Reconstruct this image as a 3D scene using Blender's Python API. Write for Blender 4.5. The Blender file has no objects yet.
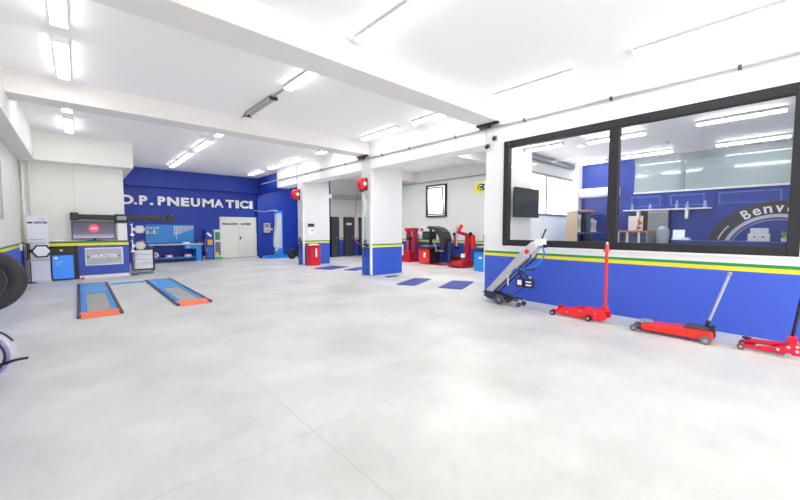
import bpy, bmesh, math, random
from mathutils import Vector, Matrix
random.seed(7)
C = bpy.context.scene.collection
PI = math.pi

# ------------------------------------------------------------------ materials
def lin(h):
    h = h.lstrip('#')
    out = []
    for i in (0, 2, 4):
        c = int(h[i:i+2], 16) / 255
        out.append(c/12.92 if c <= 0.04045 else ((c+0.055)/1.055)**2.4)
    return (*out, 1.0)

MATS = {}
def M(name, hexcol, rough=0.5, metal=0.0, var=0.06, scale=6.0, emit=0.0, bump=0.0, spec=None):
    if name in MATS: return MATS[name]
    m = bpy.data.materials.new(name); m.use_nodes = True
    nt = m.node_tree; b = nt.nodes['Principled BSDF']
    tc = nt.nodes.new('ShaderNodeTexCoord')
    nz = nt.nodes.new('ShaderNodeTexNoise'); nz.inputs['Scale'].default_value = scale; nz.inputs['Detail'].default_value = 4
    nt.links.new(tc.outputs['Object'], nz.inputs['Vector'])
    mx = nt.nodes.new('ShaderNodeMix'); mx.data_type = 'RGBA'
    c = lin(hexcol)
    mx.inputs['A'].default_value = tuple(min(1, x*(1-var)) for x in c[:3]) + (1,)
    mx.inputs['B'].default_value = tuple(min(1, x*(1+var)) for x in c[:3]) + (1,)
    nt.links.new(nz.outputs['Fac'], mx.inputs['Factor'])
    nt.links.new(mx.outputs['Result'], b.inputs['Base Color'])
    b.inputs['Roughness'].default_value = rough; b.inputs['Metallic'].default_value = metal
    if spec is not None: b.inputs['Specular IOR Level'].default_value = spec
    if emit:
        nt.links.new(mx.outputs['Result'], b.inputs['Emission Color']); b.inputs['Emission Strength'].default_value = emit
    if bump:
        bp = nt.nodes.new('ShaderNodeBump'); bp.inputs['Strength'].default_value = bump; bp.inputs['Distance'].default_value = 0.01
        nt.links.new(nz.outputs['Fac'], bp.inputs['Height']); nt.links.new(bp.outputs['Normal'], b.inputs['Normal'])
    MATS[name] = m
    return m

BLUE, GREEN, YELLOW, WHITE = '#3A5AD0', '#0E9048', '#F0E12C', '#F0F0F0'
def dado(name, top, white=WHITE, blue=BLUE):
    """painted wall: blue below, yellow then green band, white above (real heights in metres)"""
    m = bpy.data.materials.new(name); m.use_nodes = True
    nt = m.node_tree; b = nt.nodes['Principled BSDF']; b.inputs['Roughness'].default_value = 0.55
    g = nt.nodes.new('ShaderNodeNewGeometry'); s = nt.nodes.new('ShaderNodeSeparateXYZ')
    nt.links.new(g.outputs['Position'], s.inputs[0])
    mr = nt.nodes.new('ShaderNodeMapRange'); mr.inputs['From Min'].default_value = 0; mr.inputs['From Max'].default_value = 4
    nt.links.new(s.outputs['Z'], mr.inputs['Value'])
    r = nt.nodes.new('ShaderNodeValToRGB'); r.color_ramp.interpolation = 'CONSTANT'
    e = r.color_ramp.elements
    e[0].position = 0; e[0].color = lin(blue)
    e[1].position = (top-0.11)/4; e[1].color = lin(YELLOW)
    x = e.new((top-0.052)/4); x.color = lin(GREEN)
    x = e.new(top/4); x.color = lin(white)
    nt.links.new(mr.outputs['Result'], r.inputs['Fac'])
    nz = nt.nodes.new('ShaderNodeTexNoise'); nz.inputs['Scale'].default_value = 1.3; nz.inputs['Detail'].default_value = 5
    nt.links.new(g.outputs['Position'], nz.inputs['Vector'])
    mr2 = nt.nodes.new('ShaderNodeMapRange'); mr2.inputs['To Min'].default_value = 0.95; mr2.inputs['To Max'].default_value = 1.04
    nt.links.new(nz.outputs['Fac'], mr2.inputs['Value'])
    mx = nt.nodes.new('ShaderNodeMix'); mx.data_type = 'RGBA'; mx.blend_type = 'MULTIPLY'; mx.inputs['Factor'].default_value = 1
    nt.links.new(r.outputs['Color'], mx.inputs['A']); nt.links.new(mr2.outputs['Result'], mx.inputs['B'])
    nt.links.new(mx.outputs['Result'], b.inputs['Base Color'])
    return m

def floor_material():
    m = bpy.data.materials.new('polished_concrete'); m.use_nodes = True
    nt = m.node_tree; b = nt.nodes['Principled BSDF']
    g = nt.nodes.new('ShaderNodeNewGeometry')
    n1 = nt.nodes.new('ShaderNodeTexNoise'); n1.inputs['Scale'].default_value = 0.9; n1.inputs['Detail'].default_value = 7; n1.inputs['Roughness'].default_value = 0.6
    n2 = nt.nodes.new('ShaderNodeTexNoise'); n2.inputs['Scale'].default_value = 14; n2.inputs['Detail'].default_value = 6
    for n in (n1, n2): nt.links.new(g.outputs['Position'], n.inputs['Vector'])
    r = nt.nodes.new('ShaderNodeValToRGB')
    r.color_ramp.elements[0].position = 0.3; r.color_ramp.elements[0].color = lin('#BEBEBA')
    r.color_ramp.elements[1].position = 0.68; r.color_ramp.elements[1].color = lin('#DCDCD9')
    nt.links.new(n1.outputs['Fac'], r.inputs['Fac'])
    mr = nt.nodes.new('ShaderNodeMapRange'); mr.inputs['To Min'].default_value = 0.95; mr.inputs['To Max'].default_value = 1.05
    nt.links.new(n2.outputs['Fac'], mr.inputs['Value'])
    mx = nt.nodes.new('ShaderNodeMix'); mx.data_type = 'RGBA'; mx.blend_type = 'MULTIPLY'; mx.inputs['Factor'].default_value = 1
    nt.links.new(r.outputs['Color'], mx.inputs['A']); nt.links.new(mr.outputs['Result'], mx.inputs['B'])
    # saw-cut control joints
    s = nt.nodes.new('ShaderNodeSeparateXYZ'); nt.links.new(g.outputs['Position'], s.inputs[0])
    def joint(sock, off, period):
        a = nt.nodes.new('ShaderNodeMath'); a.operation = 'ADD'; a.inputs[1].default_value = -off + 100*period + period/2
        nt.links.new(s.outputs[sock], a.inputs[0])
        w = nt.nodes.new('ShaderNodeMath'); w.operation = 'MODULO'; w.inputs[1].default_value = period
        nt.links.new(a.outputs[0], w.inputs[0])
        d = nt.nodes.new('ShaderNodeMath'); d.operation = 'SUBTRACT'; d.inputs[1].default_value = period/2
        nt.links.new(w.outputs[0], d.inputs[0])
        ab = nt.nodes.new('ShaderNodeMath'); ab.operation = 'ABSOLUTE'; nt.links.new(d.outputs[0], ab.inputs[0])
        lt = nt.nodes.new('ShaderNodeMath'); lt.operation = 'LESS_THAN'; lt.inputs[1].default_value = 0.005
        nt.links.new(ab.outputs[0], lt.inputs[0])
        return lt
    jx, jy = joint('X', 1.24, 4.6), joint('Y', 2.33, 4.6)
    mxm = nt.nodes.new('ShaderNodeMath'); mxm.operation = 'MAXIMUM'
    nt.links.new(jx.outputs[0], mxm.inputs[0]); nt.links.new(jy.outputs[0], mxm.inputs[1])
    f = nt.nodes.new('ShaderNodeMath'); f.operation = 'MULTIPLY'; f.inputs[1].default_value = 0.28
    nt.links.new(mxm.outputs[0], f.inputs[0])
    mj = nt.nodes.new('ShaderNodeMix'); mj.data_type = 'RGBA'; mj.inputs['B'].default_value = lin('#8E8C88')
    nt.links.new(f.outputs[0], mj.inputs['Factor']); nt.links.new(mx.outputs['Result'], mj.inputs['A'])
    nt.links.new(mj.outputs['Result'], b.inputs['Base Color'])
    rr = nt.nodes.new('ShaderNodeMapRange'); rr.inputs['To Min'].default_value = 0.28; rr.inputs['To Max'].default_value = 0.48
    nt.links.new(n1.outputs['Fac'], rr.inputs['Value']); nt.links.new(rr.outputs['Result'], b.inputs['Roughness'])
    b.inputs['Specular IOR Level'].default_value = 0.4
    return m

def glass(name, tint='#FFFFFF', refl=0.12):
    m = bpy.data.materials.new(name); m.use_nodes = True
    nt = m.node_tree; nt.nodes.remove(nt.nodes['Principled BSDF']); out = nt.nodes['Material Output']
    t = nt.nodes.new('ShaderNodeBsdfTransparent'); t.inputs['Color'].default_value = lin(tint)
    gl = nt.nodes.new('ShaderNodeBsdfGlossy'); gl.inputs['Roughness'].default_value = 0.02
    fr = nt.nodes.new('ShaderNodeFresnel'); fr.inputs['IOR'].default_value = 1.5
    a = nt.nodes.new('ShaderNodeMath'); a.operation = 'ADD'; a.inputs[1].default_value = refl
    nt.links.new(fr.outputs[0], a.inputs[0])
    mx = nt.nodes.new('ShaderNodeMixShader')
    nt.links.new(a.outputs[0], mx.inputs[0]); nt.links.new(t.outputs[0], mx.inputs[1]); nt.links.new(gl.outputs[0], mx.inputs[2])
    nt.links.new(mx.outputs[0], out.inputs['Surface'])
    return m

white = M('white_paint', WHITE, 0.6, var=0.02, scale=1.2)
ceilm = M('ceiling_paint', '#FBFAFA', 0.75, var=0.015, scale=0.8)
beamw = M('beam_paint', '#E6E3E0', 0.7, var=0.02, scale=1.0)
panelm = M('cladding_panel', '#EAEAE4', 0.45, var=0.02, scale=1.0)
bluew = M('blue_wall_paint', '#0A33A0', 0.5, var=0.05, scale=1.2)
blueo = M('office_blue_paint', '#1F3C9E', 0.45, var=0.05, scale=1.2)
black = M('black_plastic', '#09090B', 0.45, var=0.15, scale=20)
darkgrey = M('dark_grey_metal', '#2A2C30', 0.45, 0.2, var=0.1, scale=20)
frameg = M('anthracite_aluminium', '#1C1B1F', 0.6, 0.1, var=0.06, scale=12)
grey = M('grey_metal', '#A9ABAC', 0.4, 0.3, var=0.08, scale=15)
silver = M('bright_steel', '#C9CBCD', 0.28, 0.75, var=0.06, scale=30)
red = M('red_gloss', '#E3141C', 0.35, var=0.08, scale=8)
redd = M('dark_red_enamel', '#B80F22', 0.35, var=0.1, scale=8)
rubber = M('tyre_rubber', '#242226', 0.7, var=0.18, scale=25, bump=0.2)
whitep = M('white_plastic', '#F1F1F1', 0.4, var=0.02, scale=10)
skyblue = M('sky_blue_paint', '#1C86E0', 0.4, var=0.07, scale=8)
liftblue = M('light_blue_plate', '#4C9BE4', 0.4, var=0.08, scale=6)
navy = M('navy_paint', '#131D55', 0.45, var=0.1, scale=10)
orange = M('orange_paint', '#F56A3B', 0.45, var=0.07, scale=10)
yellowm = M('yellow_plastic', '#EFE614', 0.4, var=0.04, scale=10)
greenm = M('green_plastic', '#35A544', 0.45, var=0.08, scale=10)
tan = M('beech_laminate', '#CDB796', 0.5, var=0.08, scale=4)
orangew = M('orange_wood_edge', '#D98A4B', 0.5, var=0.1, scale=10)
tube_m = M('light_diffuser', '#FFFFFF', 0.5, var=0.0, emit=10.0)
otube_m = M('office_light_diffuser', '#FFFFFF', 0.5, var=0.0, emit=18.0)
housing = M('light_housing', '#C9C8C6', 0.5, var=0.03)
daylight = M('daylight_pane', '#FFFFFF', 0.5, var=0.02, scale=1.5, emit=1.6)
doorw = M('ivory_door_paint', '#E6E5DA', 0.5, var=0.02, scale=2)
letterm = M('white_letter', '#FBFBFF', 0.5, var=0.01)
inkblue = M('navy_ink', '#243066', 0.6, var=0.05)
inkgrey = M('grey_ink', '#6C7080', 0.6, var=0.05)
hosem = M('pale_grey_hose', '#C2BED0', 0.45, var=0.08, scale=10)
clear = glass('window_glass', '#F8FAFA', 0.0)
DADO = dado('dado_paint', 1.01)
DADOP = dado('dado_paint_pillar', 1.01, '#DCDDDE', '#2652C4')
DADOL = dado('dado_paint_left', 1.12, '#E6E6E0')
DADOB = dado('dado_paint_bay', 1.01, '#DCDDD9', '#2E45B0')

# ------------------------------------------------------------------ mesh builder
def text_geo(body, bold=0.02):
    cu = bpy.data.curves.new('txt', 'FONT'); cu.body = body; cu.size = 1; cu.offset = bold; cu.resolution_u = 4
    o = bpy.data.objects.new('txt', cu); C.objects.link(o)
    dg = bpy.context.evaluated_depsgraph_get(); dg.update()
    me = bpy.data.meshes.new_from_object(o.evaluated_get(dg))
    vs = [v.co.copy() for v in me.vertices]; fs = [list(p.vertices) for p in me.polygons]
    bpy.data.objects.remove(o); bpy.data.curves.remove(cu); bpy.data.meshes.remove(me)
    x0, x1 = min(v.x for v in vs), max(v.x for v in vs); y0, y1 = min(v.y for v in vs), max(v.y for v in vs)
    return [((v.x-x0)/max(x1-x0, 1e-6), (v.y-y0)/max(y1-y0, 1e-6)) for v in vs], fs

def smooth_path(pts, k=6):
    P = [Vector(p) for p in pts]; out = []
    for i in range(len(P)-1):
        a, b, c, d = P[max(i-1, 0)], P[i], P[i+1], P[min(i+2, len(P)-1)]
        for j in range(k):
            t = j/k
            out.append(0.5*((2*b)+(-a+c)*t+(2*a-5*b+4*c-d)*t*t+(-a+3*b-3*c+d)*t**3))
    out.append(P[-1])
    return out

class MB:
    def __init__(s): s.bm = bmesh.new()
    def box(s, x0, x1, y0, y1, z0, z1, rot=None, piv=None):
        vs = [s.bm.verts.new((x, y, z)) for x in (x0, x1) for y in (y0, y1) for z in (z0, z1)]
        for f in ((0,1,3,2),(4,6,7,5),(0,4,5,1),(2,3,7,6),(0,2,6,4),(1,5,7,3)): s.bm.faces.new([vs[i] for i in f])
        if rot is not None:
            bmesh.ops.rotate(s.bm, verts=vs, cent=piv or ((x0+x1)/2, (y0+y1)/2, (z0+z1)/2), matrix=rot)
        return s
    def tube(s, path, r, n=8, cap=True, rs=None):
        P = [Vector(p) for p in path]; rings = []
        t0 = (P[1]-P[0]).normalized()
        up = Vector((0,0,1)) if abs(t0.z) < 0.9 else Vector((1,0,0))
        u = t0.cross(up).normalized()
        for i, p in enumerate(P):
            t = (P[min(i+1, len(P)-1)]-P[max(i-1, 0)]).normalized()
            u = (u - t*u.dot(t)).normalized(); v = t.cross(u)
            rr = rs[i] if rs else r
            rings.append([s.bm.verts.new(p+u*math.cos(2*PI*k/n)*rr+v*math.sin(2*PI*k/n)*rr) for k in range(n)])
        for a, b in zip(rings, rings[1:]):
            for k in range(n): s.bm.faces.new((a[k], a[(k+1)%n], b[(k+1)%n], b[k]))
        if cap: s.bm.faces.new(rings[0][::-1]); s.bm.faces.new(rings[-1])
        return s
    def cyl(s, p0, p1, r, r2=None, n=16): return s.tube([p0, p1], r, n, rs=[r, r if r2 is None else r2])
    def beam(s, p0, p1, w, h, side=(1,0,0)):
        """rectangular bar from p0 to p1, w along side, h across"""
        a, b = Vector(p0), Vector(p1); t = (b-a).normalized(); u = Vector(side); u = (u-t*u.dot(t)).normalized(); v = t.cross(u)
        vs = [s.bm.verts.new(p+u*i*w/2+v*j*h/2) for p in (a, b) for i, j in ((-1,-1),(1,-1),(1,1),(-1,1))]
        for f in ((3,2,1,0),(4,5,6,7),(0,1,5,4),(1,2,6,5),(2,3,7,6),(3,0,4,7)): s.bm.faces.new([vs[i] for i in f])
        return s
    def lathe(s, prof, cen, axis, n=32, closed=False):
        a = Vector(axis).normalized(); up = Vector((0,0,1)) if abs(a.z) < 0.9 else Vector((1,0,0))
        u = a.cross(up).normalized(); v = a.cross(u); c = Vector(cen); rings = []
        for k in range(n):
            d = u*math.cos(2*PI*k/n)+v*math.sin(2*PI*k/n)
            rings.append([s.bm.verts.new(c+d*r+a*h) for r, h in prof])
        m = len(prof)
        for k in range(n):
            A, B = rings[k], rings[(k+1)%n]
            for i in range(m if closed else m-1):
                j = (i+1)%m
                try: s.bm.faces.new((A[i], A[j], B[j], B[i]))
                except ValueError: pass
        if not closed:
            for i in (0, m-1):
                if prof[i][0] > 1e-5: s.bm.faces.new([r[i] for r in rings])
        bmesh.ops.remove_doubles(s.bm, verts=s.bm.verts[:], dist=1e-5)
        return s
    def prism(s, poly, w0, w1, ax='y'):
        def P(a, b, w): return {'y': (a, w, b), 'x': (w, a, b), 'z': (a, b, w)}[ax]
        A = [s.bm.verts.new(P(a, b, w0)) for a, b in poly]; B = [s.bm.verts.new(P(a, b, w1)) for a, b in poly]
        n = len(poly)
        s.bm.faces.new(A); s.bm.faces.new(B[::-1])
        for i in range(n): s.bm.faces.new((A[i], A[(i+1)%n], B[(i+1)%n], B[i]))
        return s
    def text(s, body, org, u, v, w, h, depth=0.01, bold=0.02):
        pts, fs = text_geo(body, bold); o, u, v = Vector(org), Vector(u).normalized(), Vector(v).normalized(); nn = u.cross(v)
        A = [s.bm.verts.new(o+u*x*w+v*y*h) for x, y in pts]; B = [s.bm.verts.new(o+u*x*w+v*y*h+nn*depth) for x, y in pts]
        cnt = {}
        for f in fs:
            for i in range(len(f)):
                e = (f[i], f[(i+1)%len(f)]); cnt[e] = 1
        for f in fs:
            try: s.bm.faces.new([B[i] for i in f])
            except ValueError: pass
        for (a, b) in cnt:
            if (b, a) not in cnt:
                try: s.bm.faces.new((A[a], A[b], B[b], B[a]))
                except ValueError: pass
        return s
    def build(s, name, mat, parent=None, smooth=False, bev=0.0, normals=True):
        if normals: bmesh.ops.recalc_face_normals(s.bm, faces=s.bm.faces[:])
        me = bpy.data.meshes.new(name); s.bm.to_mesh(me); s.bm.free()
        me.materials.append(mat)
        if smooth:
            for p in me.polygons: p.use_smooth = True
        o = bpy.data.objects.new(name, me); C.objects.link(o)
        if parent: o.parent = parent
        if bev:
            b = o.modifiers.new('bevel', 'BEVEL'); b.width = bev; b.segments = 2; b.limit_method = 'ANGLE'; b.angle_limit = 0.6
        if smooth:
            e = o.modifiers.new('edges', 'EDGE_SPLIT'); e.split_angle = math.radians(40)
        return o

def thing(name, label, cat, loc=(0,0,0), rotz=0.0, group=None):
    o = bpy.data.objects.new(name, None); C.objects.link(o); o.location = loc; o.rotation_euler = (0, 0, rotz)
    o['label'] = label; o['category'] = cat
    if group: o['group'] = group
    return o
def tag(o, label, cat, group=None, kind=None):
    o['label'] = label; o['category'] = cat
    if group: o['group'] = group
    if kind: o['kind'] = kind
    return o
def struct(o): o['kind'] = 'structure'; return o
def dup(root, loc, rotz=None, label=None):
    r = root.copy(); C.objects.link(r); r.location = loc
    if rotz is not None: r.rotation_euler = (0, 0, rotz)
    if label: r['label'] = label
    for ch in list(root.children):
        c = ch.copy(); C.objects.link(c); c.parent = r
        for g in list(ch.children):
            d = g.copy(); C.objects.link(d); d.parent = c
    return r
def B(*a, **k): return MB().box(*a, **k)
def Rx(a): return Matrix.Rotation(a, 3, 'X')
def Ry(a): return Matrix.Rotation(a, 3, 'Y')
def Rz(a): return Matrix.Rotation(a, 3, 'Z')

# ------------------------------------------------------------------ the shell
XW, CEIL, SOF = 6.9, 4.2, 3.40
struct(B(-1.6, 14, -5, 21, -0.1, 0).build('floor', floor_material()))
struct(B(-1.6, 14, -5, 21, CEIL, CEIL+0.15).build('ceiling', ceilm))
# office wall with its long window opening (near pillar included)
w = MB(); w.box(XW, XW+0.28, -4, 4.27, 0, 1.14); w.box(XW, XW+0.28, -4, 4.27, 3.37, CEIL); w.box(XW, XW+0.28, -4, -0.06, 1.14, 3.37)
struct(w.build('wall_right', DADO))
struct(B(XW, 8.1, 4.27, 4.73, 0, CEIL).build('pillar', DADO))
struct(B(XW-0.012, XW, 4.735, 4.752, 0, 2.6).build('trim_1', whitep))
# window frame
wf = MB()
y0, y1, z0, z1 = -0.06, 4.27, 1.14, 3.37
xf0, xf1 = XW-0.03, XW+0.1
wf.box(xf0, xf1, y1-0.12, y1, z0, z1); wf.box(xf0, xf1, y0, y0+0.12, z0, z1)
wf.box(xf0, xf1, y0+0.12, y1-0.12, z0, z0+0.13); wf.box(xf0, xf1, y0+0.12, y1-0.12, z1-0.14, z1)
wf.box(xf0, xf1, 2.06, 2.21, z0+0.13, z1-0.14)
win = struct(wf.build('window_1', frameg, bev=0.008))
for a, b in ((0.06, 2.06), (2.21, 4.15)):
    g = MB(); vs = [g.bm.verts.new((XW+0.035, y, z)) for y, z in ((a, z0+0.13), (b, z0+0.13), (b, z1-0.14), (a, z1-0.14))]; g.bm.faces.new(vs)
    g.build('pane', clear, win)
B(XW-0.05, XW+0.12, y0-0.02, y1+0.02, z0-0.03, z0).build('window_sill', whitep, win)
# pillars, longitudinal beam, crossbeams
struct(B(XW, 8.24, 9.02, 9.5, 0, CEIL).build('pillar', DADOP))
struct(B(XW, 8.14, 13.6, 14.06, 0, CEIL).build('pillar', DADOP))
for a, b in ((4.75, 9.02), (9.5, 13.6), (14.15, 16.1)):
    struct(B(XW, XW+0.55, a, b, SOF, CEIL).build('beam', white))
struct(B(7.2, 7.6, 16.1, 19.6, SOF, CEIL).build('beam', bluew))
for a, b in ((4.38, 4.92), (9.07, 9.6)):
    struct(B(-0.84, XW, a, b, 3.83, CEIL).build('beam', beamw))
struct(B(-1.18, -0.84, -4, 14.2, 3.43, CEIL).build('beam', beamw))
# left wall with a small window
struct(B(-1.4, -1.18, -4, 14.8, 0, CEIL).build('wall_left', DADOL))
lw = struct(MB().box(-1.18, -1.13, 9.2, 11.0, 1.7, 1.78).box(-1.18, -1.13, 9.2, 11.0, 2.85, 2.93).box(-1.18, -1.13, 10.92, 11.0, 1.78, 2.85).box(-1.18, -1.13, 9.2, 9.28, 1.78, 2.85).build('window_2', grey))
B(-1.175, -1.165, 9.28, 10.92, 1.78, 2.85).build('pane', M('frosted_pane', '#BFC3C8', 0.3), lw)
# clad block at the back left, with overhanging bulkhead
pw = MB(); pw.box(-1.18, 1.15, 14.8, 19.6, 0, 3.43)
struct(pw.build('wall_back_left', panelm))
for x in (-0.05,):
    struct(B(x-0.004, x+0.004, 14.794, 14.8, 1.0, 3.43).build('trim_2', M('panel_seam', '#C4C3BC', 0.5)))
struct(B(-1.18, 1.38, 14.2, 19.6, 3.43, CEIL).build('bulkhead', panelm))
# back wall (blue) with header, and the recess right of it
struct(B(1.12, 14, 19.6, 19.9, 0, CEIL).build('wall_back', bluew))
struct(B(1.38, 7.2, 19.3, 19.6, SOF, CEIL).build('header', bluew))
struct(B(7.2, 7.45, 19.4, 19.6, 0, SOF).build('pilaster', bluew))
# service bay behind the pillars
struct(B(9.75, 9.95, 16.5, 19.6, 0, CEIL).build('wall_partition', bluew))
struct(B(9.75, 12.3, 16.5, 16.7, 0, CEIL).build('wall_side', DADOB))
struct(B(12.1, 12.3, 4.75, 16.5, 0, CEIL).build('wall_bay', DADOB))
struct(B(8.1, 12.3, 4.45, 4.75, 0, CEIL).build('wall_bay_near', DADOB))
struct(B(9.8, 12.1, 16.1, 16.5, 3.1, 3.3).build('beam', M('grey_beam', '#A7A8A8', 0.6)))
struct(B(7.5, 12.1, 12.2, 12.6, 3.75, CEIL).build('beam', beamw))
struct(B(7.5, 12.1, 7.4, 7.8, 3.85, CEIL).build('beam', beamw))
# bay window, tilted open
bwn = MB()
for a, b, c, d in ((10.3, 11.5, 2.05, 2.12), (10.3, 11.5, 3.42, 3.49), (10.3, 10.37, 2.12, 3.42), (11.43, 11.5, 2.12, 3.42)): bwn.box(12.0, 12.1, a, b, c, d)
bwn = struct(bwn.build('window_3', darkgrey))
B(12.07, 12.09, 10.37, 11.43, 2.12, 3.42).build('pane', M('bay_daylight', '#FFFFFF', 0.5, var=0.01, emit=1.2), bwn)
sash = MB()
for a, b, c, d in ((10.4, 11.4, 2.14, 2.2), (10.4, 11.4, 3.32, 3.38), (10.4, 10.45, 2.2, 3.32), (11.35, 11.4, 2.2, 3.32)): sash.box(12.0, 12.03, a, b, c, d, rot=Ry(-0.08), piv=(12.02, 10.9, 2.15))
sash.build('sash', darkgrey, bwn)
# dark doors at the far end of the bay
for i, (a, b) in enumerate(((9.99, 10.38), (10.79, 11.36), (11.8, 12.09))):
    d = struct(MB().box(a, b, 16.44, 16.5, 0, 2.1).build('door_%d' % (i+2), M('charcoal_door', '#3C3F47', 0.5, var=0.08)))
    MB().box(a-0.05, a, 16.43, 16.5, 0, 2.15).box(b, min(b+0.05, 12.1), 16.43, 16.5, 0, 2.15).box(a-0.05, min(b+0.05, 12.1), 16.43, 16.5, 2.1, 2.15).build('door_frame', darkgrey, d)
    MB().cyl((b-0.06, 16.4, 1.02), (b-0.16, 16.4, 1.02), 0.012).cyl((b-0.06, 16.44, 1.02), (b-0.06, 16.39, 1.02), 0.012).build('handle', silver, d)
    if i == 1: B(a+0.12, b-0.12, 16.43, 16.44, 1.72, 1.83).build('door_sign', whitep, d)
# storeroom double door in the back wall
dd = struct(MB().box(5.34, 5.42, 19.53, 19.6, 0, 2.12).box(7.09, 7.17, 19.53, 19.6, 0, 2.12).box(5.42, 7.09, 19.53, 19.6, 2.04, 2.12).build('door_1', doorw))
for a, b in ((5.42, 6.235), (6.245, 7.09)):
    B(a, b, 19.55, 19.6, 0.02, 2.04).build('door_leaf', doorw, dd)
MB().box(6.29, 6.35, 19.535, 19.55, 0.95, 1.1).cyl((6.32, 19.53, 1.05), (6.42, 19.51, 1.05), 0.013).build('handle', black, dd)
t = MB().text('MAGAZZINO', (5.46, 19.55, 1.71), (1,0,0), (0,0,1), 0.78, 0.11, 0.006, 0.05).build('lettering', inkblue, dd)
t = MB().text('GOMME', (6.36, 19.55, 1.71), (1,0,0), (0,0,1), 0.52, 0.11, 0.006, 0.05).build('lettering', inkblue, dd)
struct(B(7.6, 9.75, 19.57, 19.6, 0, 0.1).build('baseboard_back', navy))
# vertical pipes in the left corner, conduits
struct(MB().cyl((-1.12, 14.72, 0), (-1.12, 14.72, 3.43), 0.035).build('trim_3', panelm))
struct(MB().cyl((-0.98, 14.74, 0), (-0.98, 14.74, 3.43), 0.025).build('trim_4', panelm))
cd = MB().cyl((XW-0.035, -3.9, 3.73), (XW-0.035, 17.9, 3.73), 0.022, n=8)
cd = tag(cd.build('electrical_conduit', M('conduit_grey', '#A6A4A2', 0.5)), 'long grey electrical conduit along the wall under the ceiling', 'conduit')
for y in (-1, 0.6, 2.2, 3.8, 5.6, 7.2, 8.4, 10.4, 12, 13.2, 15, 16.6): B(XW-0.06, XW, y-0.02, y+0.02, 3.70, 3.76).build('clip', darkgrey, cd)
cd2 = MB().cyl((12.05, 4.8, 3.66), (12.05, 16, 3.66), 0.03, n=8)
tag(cd2.build('wall_conduit', grey), 'thin pipe high on the far wall of the side bay', 'conduit')
for y, lb in ((4.65, 'dark junction bracket where the near crossbeam meets the office wall'), (9.33, 'dark junction bracket where the far crossbeam meets the pillar')):
    b_ = tag(MB().box(XW-0.12, XW-0.06, y-0.28, y+0.28, 3.78, 3.83).box(XW-0.12, XW, y-0.05, y+0.2, 3.72, 3.78).build('cable_bracket', darkgrey), lb, 'bracket')
for p, lb in (((XW, 4.5, 3.5), 'small dark security camera on the office corner pillar'), ((XW, 4.68, 3.35), 'small dark sensor at the edge of the office corner')):
    c_ = thing('security_camera', lb, 'camera', p)
    B(-0.03, 0, -0.05, 0.05, -0.05, 0.05).build('mount_plate', grey, c_)
    MB().cyl((-0.03, 0, 0), (-0.14, -0.05, -0.05), 0.04).build('camera_body', black, c_, smooth=True)

# ------------------------------------------------------------------ ceiling lights
def light_fixture(x, y0, y1, label, z=CEIL, mat=None, w_=0.17, group='tube lights on the workshop ceiling'):
    t = thing('ceiling_light', label, 'light', (x, (y0+y1)/2, z), 0, group)
    L = (y1-y0)/2
    MB().box(-w_/2, w_/2, -L, L, -0.045, 0).build('housing', housing, t)
    MB().box(-w_/2+0.008, w_/2-0.008, -L, L, -0.075, -0.045).build('diffuser', mat or tube_m, t, bev=0.012)
    MB().box(-w_/2, w_/2, -L-0.025, -L, -0.075, 0).build('end_cap', whitep, t)
    MB().box(-w_/2, w_/2, L, L+0.025, -0.075, 0).build('end_cap', whitep, t)
    return t
ordn = ['first', 'second', 'third', 'fourth', 'fifth', 'sixth', 'seventh', 'eighth']
rowA = [(4.98, 6.52), (7.08, 8.7), (9.7, 11.12), (11.82, 13.4)]
rowB = [(2.72, 4.22), (5.02, 6.54), (9.75, 11.15), (11.95, 13.6), (14.3, 15.95), (16.3, 17.9)]
rowC = [(0.18, 1.73), (2.63, 4.17), (4.98, 6.5), (7.1, 8.65), (9.8, 11.3), (12.5, 13.95), (14.2, 15.6), (16.4, 18.0)]
for x, row, nm in ((-0.08, rowA, 'row nearest the left wall'), (3.06, rowB, 'middle ceiling row'), (6.35, rowC, 'row beside the office wall')):
    for i, (a, b) in enumerate(row):
        light_fixture(x, a, b, 'lit tube light, %s from the camera in the %s' % (ordn[i], nm))
u = thing('ceiling_light', 'unlit tube light with bare rails in the middle ceiling row between the crossbeams', 'light', (3.03, 7.9, CEIL))
MB().box(-0.06, 0.06, -0.76, 0.76, -0.04, 0).build('housing', grey, u)
for s_ in (-0.05, 0.05): MB().cyl((s_, -0.74, -0.075), (s_, 0.74, -0.075), 0.016, n=8).build('tube', housing, u)
for e_ in (-0.74, 0.74): B(-0.08, 0.08, e_-0.02, e_+0.02, -0.1, -0.04).build('end_cap', darkgrey, u)
tr = MB().box(3.02, 3.07, 4.93, 9.06, CEIL-0.02, CEIL)
tag(tr.build('cable_trunking', grey), 'thin grey cable trunking linking the middle ceiling lights', 'trunking')

# ------------------------------------------------------------------ blue wall sign
sign = thing('wall_lettering', 'large white raised letters D.P. PNEUMATICI across the blue back wall', 'sign', (1.4, 19.6, 2.58))
LET = [('D', 1.42, 1.84), ('.', 1.88, 1.96), ('P', 2.07, 2.34), ('.', 2.46, 2.55), ('P', 2.76, 3.02), ('N', 3.13, 3.56), ('E', 3.68, 3.98), ('U', 4.09, 4.44), ('M', 4.58, 5.06), ('A', 5.12, 5.51), ('T', 5.66, 6.02), ('I', 6.13, 6.26), ('C', 6.35, 6.75), ('I', 6.84, 6.95)]
for ch, a, b in LET:
    MB().text(ch, (a-1.4-0.02, -0.06, 0), (1,0,0), (0,0,1), b-a+0.04, 0.1 if ch == '.' else 0.41, 0.05, 0.028 if ch in 'MA' else 0.045).build('letter', letterm, sign)
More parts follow.
